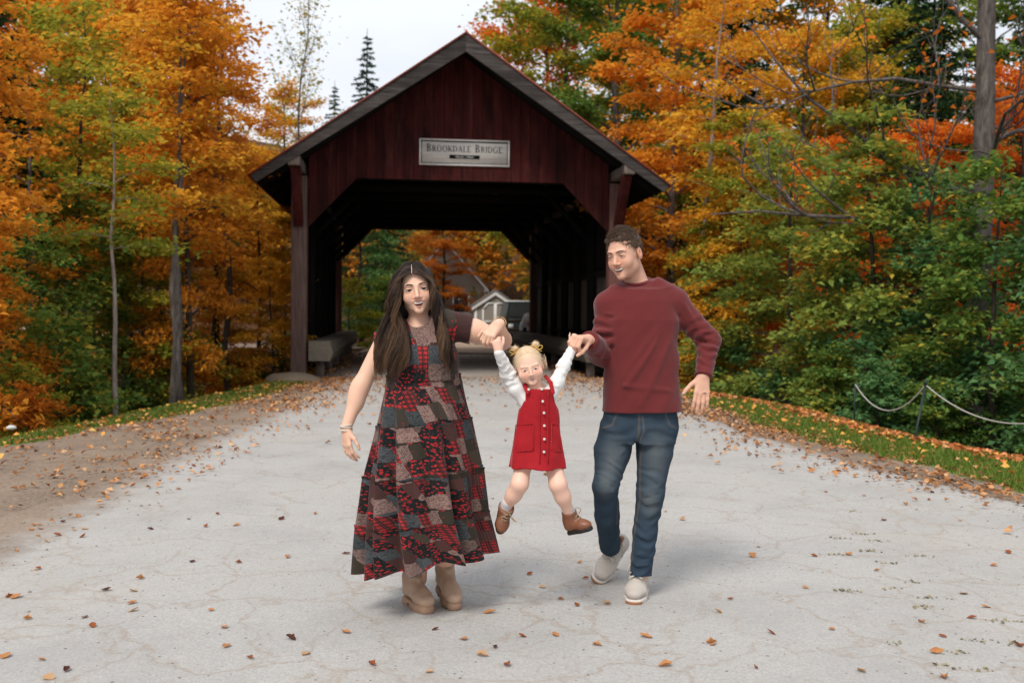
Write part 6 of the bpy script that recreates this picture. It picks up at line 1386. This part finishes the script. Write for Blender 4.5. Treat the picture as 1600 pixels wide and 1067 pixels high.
# ring
t = Tubes(); a = np.linspace(0, 2 * np.pi, 16); t.add(V3(Pm(1100, 614, -.06)) + np.stack([.0105 * np.cos(a), .0105 * np.sin(a), .001 * np.cos(a)], 1), .0018, 5, cap=False); tube_obj(t, 'ring', mat_plain('dark_ring', (.05, .05, .055), .25, .1, 30), MR, MR)
# short hair combed up and forward
M_HAIRM = mat_hair('short_brown_hair', (.050, .030, .020), (.12, .075, .050), (.23, .155, .11), .4)
S = SDF(); hm.add(S, 'ell', (0, .018, .034), (.0765, .096, .092), k=.01)
hm.add(S, 'ell', (0, -.112, -.014), (.080, .088, .090), k=.010, mode='sub'); hm.add(S, 'ell', (0, .0, -.075), (.12, .14, .062), k=.006, mode='sub')
S.wrinkle(lambda p: (fbm(hm.loc(p) * [130, 40, 90], 3, 4) - .45) * .010)
hb = build(S, 'hair', MR, M_HAIRM, MR, .004, (), None, lambda V: dict(rnd=.2 + .6 * fbm(hm.loc(V) * [150, 45, 110], 3, 9), along=np.full(len(V), .3)))
def fuzz(hd_, root, parent, mat, m, dirf, ln, r, seed, region, surf, lo_r=0.0):
    R_ = np.random.default_rng(seed); cs = []
    while len(cs) < m:
        v = nrmz(R_.normal(0, 1, 3)); q = surf[0] + v * surf[1]
        if not region(q): continue
        d = dirf(q, v, R_); L = ln * R_.uniform(.6, 1.3); t = np.linspace(0, 1, 6)[:, None]
        pts = q - v * .004 + d * L * t + v * .006 * np.sin(t * 3.0) + np.array([0, 0, -.25]) * (t ** 2) * L * .4 + R_.normal(0, .002, 3) * t
        cs.append([hd_.w(p) for p in pts])
    cs = np.array(cs); return strands('hair_strands', cs, np.outer(R_.uniform(.5, 1.2, m) * r, [.8, 1, 1, .8, .5, .15]), R_.uniform(lo_r, 1, m), mat, root, parent, 3)
fuzz(hm, MR, hb, M_HAIRM, 6500, lambda q, v, R_: nrmz(np.array([-.35 + R_.normal(0, .3), -.75, .1 + .9 * (q[2] > .085) * (q[1] < .02) - .5 * (q[2] < .06) + R_.normal(0, .2)]) + v * (.1 if q[2] < .07 else .35)) * (.32 if q[2] < .07 else .9), .021, .0008, 7,
     lambda q: ((q[0] / .12) ** 2 + (q[1] / .14) ** 2 + ((q[2] + .075) / .070) ** 2 > 1) and ((q[0] / .080) ** 2 + ((q[1] + .112) / .092) ** 2 + ((q[2] + .014) / .094) ** 2 > 1), (np.array([0, .018, .034]), np.array([.0775, .097, .093])))

# ------------------------------------------------------------------ child
Pc = lambda x, y, d=0.0: V3(P(x, y, 4.55 + d))
_g = P(842, 700, 4.55); CR = empty('person', (_g.x, _g.y, 0), label='small child in a red pinafore lifted off the ground between the man and woman', cat='person')
hc = Head(Pc(827, 573.5, .02), 3, 8, -13, .77, chin=.84, wide=1.06)
S = SDF(); hc.skull(S, dict(jaw=1.0, eye=.0037, mo=.0058, mw=.0265, smile=18, lip=.85, nose=.66, brow=.2, cheek=1.25, cran=1.06, sock=.3, ck=.034, ear=1.1))
S.cone(hc.w((0, .02, -.06)), Pc(838, 610, .04), .034, .038, k=.02)
loft(S, [(Pc(839, 608, .04), .06, .045), (Pc(840, 640, .04), .075, .055), (Pc(840, 690, .04), .085, .06), (Pc(840, 722, .04), .09, .065)], k=.03)
S.chain([Pc(816, 622, .03), Pc(794, 583, .0), Pc(779, 549, -.07)], [.022, .019, .016], k=.02); S.chain([Pc(862, 614, .03), Pc(881, 572, .06), Pc(896, 541, .13)], [.022, .019, .016], k=.02)
S.chain([Pc(820, 712, .03), Pc(812, 756, -.03), Pc(803, 772, .0), Pc(790, 793, .04)], [.046, .034, .031, .0235], k=.035); S.chain([Pc(861, 712, .03), Pc(872, 757, -.03), Pc(879, 775, -.01), Pc(889, 802, .03)], [.046, .034, .031, .0235], k=.035)
hand(S, Pc(779, 548, -.07), (-.25, -.1, 1), (-.2, -1, 0), (1, 0, 0), .10, ((1.1, 1.2, .5),) * 4, .05, wr=.024, rad_=1.05)
hand(S, Pc(896, 541, .13), (.35, .1, 1), (.2, -1, 0), (-1, 0, 0), .10, ((1.1, 1.2, .5),) * 4, .05, wr=.024, rad_=1.05)
build(S, 'body', CR, M_SKIN, CR, .007, [(hc.c - .1, hc.c + .1, .003)], lambda V: hc.color(V, SKIN_C, (.62, .25, .22), 1.0, scalp=(.66, .50, .34)))
hc.eyes(CR, (.06, .07, .09), (.05, -1, -.05)); M_CBROW = mat_plain('fair_brow', (.58, .40, .28), .7, .2, 80); hc.brows(CR, M_CBROW, .0014, .003, .02); hc.teeth(CR)
# white top
M_WHITE = mat_cloth('white_jersey', (.80, .79, .77), .03, 900, .85)
S = SDF(); loft(S, [(Pc(838, 606, .04), .048, .045), (Pc(839, 616, .04), .072, .054), (Pc(840, 640, .04), .083, .062), (Pc(840, 690, .04), .09, .065)], k=.02)
S.chain([Pc(818, 622, .03), Pc(806, 607, .02), Pc(793, 582, .0), Pc(779.5, 551, -.068)], [.034, .035, .031, .0225], k=.02); S.chain([Pc(861, 615, .03), Pc(870, 598, .04), Pc(881, 571, .06), Pc(895, 544, .127)], [.034, .033, .028, .0215], k=.02)
for a, b, h in (((786, 575, -.04), (803, 570, -.04), .005), ((790, 585, -.03), (808, 578, -.03), -.005), ((793, 594, -.03), (812, 588, -.03), .006), ((798, 606, -.02), (815, 598, -.02), -.005), ((872, 580, .03), (888, 576, .03), .004), ((866, 592, .02), (882, 590, .02), -.004), ((862, 602, .0), (876, 604, .0), .005), ((814, 612, 0), (822, 632, -.02), .005), ((860, 612, 0), (866, 640, -.02), .005)): S.fold(Pc(*a), Pc(*b), .006, h)
S.limb(Pc(806, 607, .02), Pc(779.5, 551, -.068), .04, 6, .004, .1, .95, 31); S.limb(Pc(870, 598, .04), Pc(895, 544, .127), .04, 6, .0035, .1, .95, 32)
cloth_noise(S, .006, 22, 8); S.ell(hc.w((0, -.03, -.16)), (.045, .05, .022), k=.006, mode='sub')
S.cut(Pc(778.5, 549, -.068), nrmz(Pc(779.5, 551, -.068) - Pc(793, 582, 0)) * [1, 1, 1]) if False else None
top_ = build(S, 'top', CR, M_WHITE, CR, .0048)
# pinafore
n = N('red_corduroy'); v = n.coord('Object'); f1 = n.noise(v, 14, 4); wv_ = n.nd('TexWave', Vector=v, Scale=95.0, Distortion=.4).outputs['Fac']
M_PIN = n.done(n.mix(f1, (.26, .006, .011), (.42, .012, .019)), .75, n.bump(wv_, .22, .002), .2, Sheen_Weight=.5, Sheen_Roughness=.35, Sheen_Tint=(1, .4, .4, 1))
S = SDF(); loft(S, [(Pc(842, 607, .035), .070, .062), (Pc(842, 632, .035), .088, .072), (Pc(841, 660, .035), .100, .082), (Pc(840, 700, .035), .117, .100), (Pc(840, 729, .03), .130, .115)], k=.0, p=2.2)
S.wrinkle(lambda p: -.0035 * np.sin(np.arctan2(p[:, 1] - Pc(841, 680, .035)[1], p[:, 0] - Pc(841, 680, .035)[0]) * 7 + 1.0 + 8 * vnoise(p * 5, 3)) * sm((Pc(0, 635)[2] - p[:, 2]) / .25))
for a, b, h in (((815, 640, -.05), (845, 648, -.08), .005), ((868, 648, -.05), (840, 662, -.08), .005), ((820, 668, -.06), (850, 672, -.08), -.004), ((872, 675, -.05), (850, 690, -.08), .004)): S.fold(Pc(*a), Pc(*b), .009, h)
cloth_noise(S, .008, 18, 6); S.ell(Pc(840, 733, .03), (.118, .102, .06), k=.004, mode='sub')
for x, y in ((809, 612), (874, 610)): S.ell(Pc(x, y + 6, .03), (.026, .075, .062), k=.008, mode='sub')
pin = build(S, 'pinafore', CR, M_PIN, CR, .005)
for x0, y0, x1, y1, x2, y2 in ((824, 613, 820, 602, 824, 596), (864, 613, 860, 597, 853, 588)):
    t = SDF(); t.chain([Pc(x0, y0, -.032), Pc(x1, y1, -.004), Pc(x2, y2, .05)], [.0098, .0098, .0095], k=.004, sq=((0.2, -1, .5), .36)); build(t, 'strap', CR, M_PIN, pin, .0026)
M_BUT = mat_plain('pearl_button', (.62, .66, .60), .25, .15, 60)
for x, y, d in ((826, 608.5, -.034), (846.5, 608, -.032), (863, 609, -.022), (848, 627, -.045), (850, 645, -.052), (850.5, 665, -.058), (850.5, 686, -.068), (850, 706, -.078)):
    c = Pc(x, y, d); b = SDF(); b.ell(c, (.0066, .0036, .0066), k=0); b.ell(c - [0, .005, 0], (.004, .003, .004), k=.001, mode='sub'); build(b, 'button', CR, M_BUT, pin, .0022)
t = Tubes()
for x in (843, 856):
    pts = [Pc(x, y, d) for y, d in ((612, -.03), (640, -.045), (670, -.057), (700, -.073), (724, -.084))]; t.add(catmull(pts, 12), .0022, 5)
tube_obj(t, 'placket_seam', M_PIN, CR, pin)
def pin_pt(px, py):
    d = -.06
    for _ in range(4):
        p = Pc(px, py, d); rows = ((607, .070, .062, 842), (632, .088, .072, 842), (660, .100, .082, 841), (700, .117, .100, 840), (729, .130, .115, 840)); ys = [r_[0] for r_ in rows]
        hw, hdp, cx = (np.interp(py, ys, [r_[i] for r_ in rows]) for i in (1, 2, 3)); x = min(.97, abs(p[0] - Pc(cx, py, .035)[0]) / hw); d = .035 - hdp * (1 - x ** 2.2) ** (1 / 2.2) - .0005
    return Pc(px, py, d)
for pts in (((806, 664), (834, 662), (833, 703), (801, 706)), ((862, 662), (873, 663), (877, 704), (862, 705))):
    t = Tubes()
    for a, b in zip(pts, pts[1:] + pts[:1]): t.add(np.array([pin_pt(a[0] + (b[0] - a[0]) * i / 8, a[1] + (b[1] - a[1]) * i / 8) for i in range(9)]), .0022, 5)
    tube_obj(t, 'pocket_seam', M_PIN, CR, pin)
# boots and socks
M_CBOOT = mat_plain('brown_leather', (.20, .075, .036), .42, .3, 40, .45); M_CSOLE = mat_plain('black_rubber', (.018, .016, .015), .6, .2, 40); M_SOCK = mat_cloth('grey_sock', (.55, .52, .52), .1, 500); M_CLACE = mat_plain('tan_lace', (.34, .25, .16), .8, .15, 60)
for heel, toe, uu, ank in ((Pc(786, 790, .10), Pc(780, 835, .03), (.25, -.75, .25), Pc(791, 790, .03)), (Pc(888, 835, .07), Pc(926, 828, -.02), (-.05, -.2, 1), Pc(889, 799, .03))):
    U, So = SDF(), SDF(); f = nrmz(toe - heel); heel = toe - f * .138; q = shoe(U, So, heel, f, uu, .138, 1.05, .13, None, toebox=1.08); un = nrmz(q(0, 1) - q(0, 0)); sd = np.cross(f, un)
    U.cone(q(.25, .42), ank - nrmz(ank - q(.25, .42)) * .002, .034, .035, k=.02); U.cut(ank, nrmz(ank - q(.22, .3)))
    b = build(U, 'boot', CR, M_CBOOT, CR, .0042); build(So, 'sole', CR, M_CSOLE, b, .0042)
    t = Tubes()
    for j in range(4):
        a, z = .40 + .07 * j, .80 - .10 * j; t.add(np.array([q(a, z - .04) + sd * .018, q(a + .06, z + .0), q(a + .02, z - .10) - sd * .018]), .002, 5); t.add(np.array([q(a, z - .04) - sd * .018, q(a + .06, z + .01), q(a + .02, z - .10) + sd * .018]), .002, 5)
    for e in (-1, 1): t.add(catmull([q(.46, .74), q(.58, .82) + sd * .012 * e, q(.66, .72) + sd * .03 * e, q(.56, .60) + sd * .022 * e], 8), .0018, 5)
    tube_obj(t, 'laces', M_CLACE, CR, b)
    k = SDF(); kd = nrmz(ank - q(.24, .35)); k.cone(ank - kd * .01, ank + kd * .012, .029, .027, k=.005); cloth_noise(k, .004, 40, 3); build(k, 'sock', CR, M_SOCK, CR, .004)
# fine fair hair with two little knots tied in yellow ribbon
M_HAIRC = mat_hair('fair_hair', (.50, .35, .21), (.68, .51, .34), (.82, .68, .50), .3)
S = SDF(); hc.add(S, 'ell', (0, .018, .034), (.0795, .096, .091), k=.01); hc.add(S, 'ell', (0, -.105, -.010), (.088, .086, .110), k=.030, mode='sub'); hc.add(S, 'ell', (0, 0, -.085), (.12, .14, .055), k=.01, mode='sub')
S.wrinkle(lambda p: (fbm(hc.loc(p) * [110, 30, 60], 3, 14) - .45) * .006)
hb = build(S, 'hair', CR, M_HAIRC, CR, .0042, (), None, lambda V: dict(rnd=.25 + .6 * fbm(hc.loc(V) * [130, 40, 80], 3, 19), along=np.full(len(V), .2)))
fuzz(hc, CR, hb, M_HAIRC, 300, lambda q, v, R_: nrmz(np.array([q[0] * 6 + R_.normal(0, .25), -.25 + q[1] * 2, -.6 + .4 * (q[2] > .1) + R_.normal(0, .25)])), .026, .0004, 17, lambda q: q[2] > .0 and (q[1] > -.03 or q[2] > .095), (np.array([0, .018, .034]), np.array([.0795, .096, .091])), .6)
M_RIB = mat_plain('yellow_ribbon', (.80, .50, .10), .6, .12, 40)
R_ = np.random.default_rng(2)
for bx, by in ((804.5, 545.5), (836.5, 538.5)):
    c = Pc(bx, by, .03); S = SDF(); S.ell(c, (.019, .018, .015), k=0); cloth_noise(S, .012, 70, 4); kn_ = build(S, 'hair_knot', CR, M_HAIRC, hb, .0035, (), None, lambda V: dict(rnd=fbm(V * 120, 3, 5), along=np.full(len(V), .3)))
    cs = []
    for k in range(26):
        v = nrmz(R_.normal(0, 1, 3) + [0, -.2, .7]); L = R_.uniform(.018, .028); tt = np.linspace(0, 1, 6)[:, None]; cs.append(c + v * L * tt + nrmz(R_.normal(0, 1, 3)) * .012 * np.sin(tt * 4))
    strands('hair_wisps', np.array(cs), np.tile(np.array([.9, 1, 1, .8, .5, .2]) * .0009, (26, 1)), R_.uniform(.7, 1, 26), M_HAIRC, CR, hb)
    t = Tubes(); base = c + np.array([.004, -.012, -.014])
    for e in (-1, 1):
        t.add(catmull([base, base + [e * .018, -.006, .012], base + [e * .030, -.004, .004], base + [e * .014, -.008, -.006], base], 14), .0017, 5); t.add(catmull([base, base + [e * .016, -.008, -.012], base + [e * .026, -.004, -.014]], 7), .0015, 5)
    tube_obj(t, 'ribbon_bow', M_RIB, CR, hb)
# loose curls by the ears
cs = []
for k in range(30):
    e = 1 if k % 3 else -1; a = hc.w((e * .078, .02 + R_.uniform(-.02, .03), .03 + R_.normal(0, .02))); tt = np.linspace(0, 1, 9)
    p = a + np.stack([e * .02 * np.sin(tt * 3 + R_.uniform(0, 2)) + e * .012 * tt, .006 * np.cos(tt * 7), -.062 * tt * R_.uniform(.6, 1.1)], 1); cs.append(p)
o_ = strands('hair_curls', np.array(cs), np.tile(np.linspace(1.0, .3, 9) * .0009, (30, 1)), R_.uniform(.7, 1, 30), M_HAIRC, CR, hb); o_['kind'] = 'stuff'
print('people', round(time.time() - T0, 1))
# ------------------------------------------------------------------ bystander past the bridge, side on, head bent down
p_ = P(822, 491, 36.6); BY = empty('person', (p_.x, p_.y, 0.02), label='bystander in a white T-shirt bending forward past the right end of the bridge', cat='person')
b0 = V3(BY.location); hb_ = Head(b0 + [.20, 0, 1.50], 85, 28, 0, 1.0)
S = SDF(); hb_.skull(S, dict(eye=.003, mo=0.0)); S.cone(hb_.w((0, .02, -.06)), b0 + [.06, .02, 1.33], .055, .06, k=.03)
S.chain([b0 + [.05, 0, 1.28], b0 + [-.06, 0, 1.0], b0 + [-.05, 0, .88]], [.13, .14, .15], k=.05)
for s_ in (-1, 1):
    S.chain([b0 + [-.05, s_ * .09, .86], b0 + [.02, s_ * .1, .47], b0 + [-.04, s_ * .1, .08]], [.085, .06, .045], k=.03); S.cone(b0 + [-.05, s_ * .1, .05], b0 + [.13, s_ * .11, .035], .045, .035, k=.02)
    S.chain([b0 + [.05, s_ * .19, 1.30], b0 + [.10, s_ * .22, 1.02], b0 + [.27, s_ * .16, .90]], [.05, .042, .028], k=.02); hand(S, b0 + [.28, s_ * .16, .90], (1, 0, -.35), (0, s_, .3), (0, 0, 1), .17, ((.5, .6, .4),) * 4)
build(S, 'body', BY, M_SKIN, BY, .014, (), lambda V: hb_.color(V, (.42, .25, .18), (.4, .15, .12), .3))
S = SDF(); S.chain([b0 + [.05, 0, 1.30], b0 + [-.05, 0, 1.02], b0 + [-.06, 0, .84]], [.15, .165, .185], k=.05)
for s_ in (-1, 1): S.cone(b0 + [.05, s_ * .17, 1.31], b0 + [.09, s_ * .225, 1.10], .072, .075, k=.04); S.trim(b0 + [.09, s_ * .225, 1.12], nrmz([.05, s_ * .05, -.28]), .1)
S.cut(b0 + [0, 0, .80], (0, 0, -1)); cloth_noise(S, .03, 7, 4); build(S, 'shirt', BY, mat_cloth('white_cotton', (.70, .68, .69), .05, 300), BY, .014)
S = SDF(); S.cone(b0 + [-.05, 0, .95], b0 + [-.05, 0, .84], .14, .15, k=.03)
for s_ in (-1, 1): S.chain([b0 + [-.05, s_ * .09, .86], b0 + [.02, s_ * .1, .47], b0 + [-.04, s_ * .1, .10]], [.11, .085, .075], k=.03)
build(S, 'trousers', BY, mat_cloth('black_trousers', (.02, .02, .022), .2, 300), BY, .014)
S = SDF(); hb_.add(S, 'ell', (0, .018, .034), (.084, .1, .096), k=.01); hb_.add(S, 'ell', (0, -.115, -.04), (.08, .085, .09), k=.01, mode='sub'); hb_.add(S, 'ell', (0, 0, -.08), (.12, .14, .06), k=.01, mode='sub')
build(S, 'hair', BY, M_HAIRW, BY, .01, (), None, lambda V: dict(rnd=np.full(len(V), .2), along=np.full(len(V), .2)))
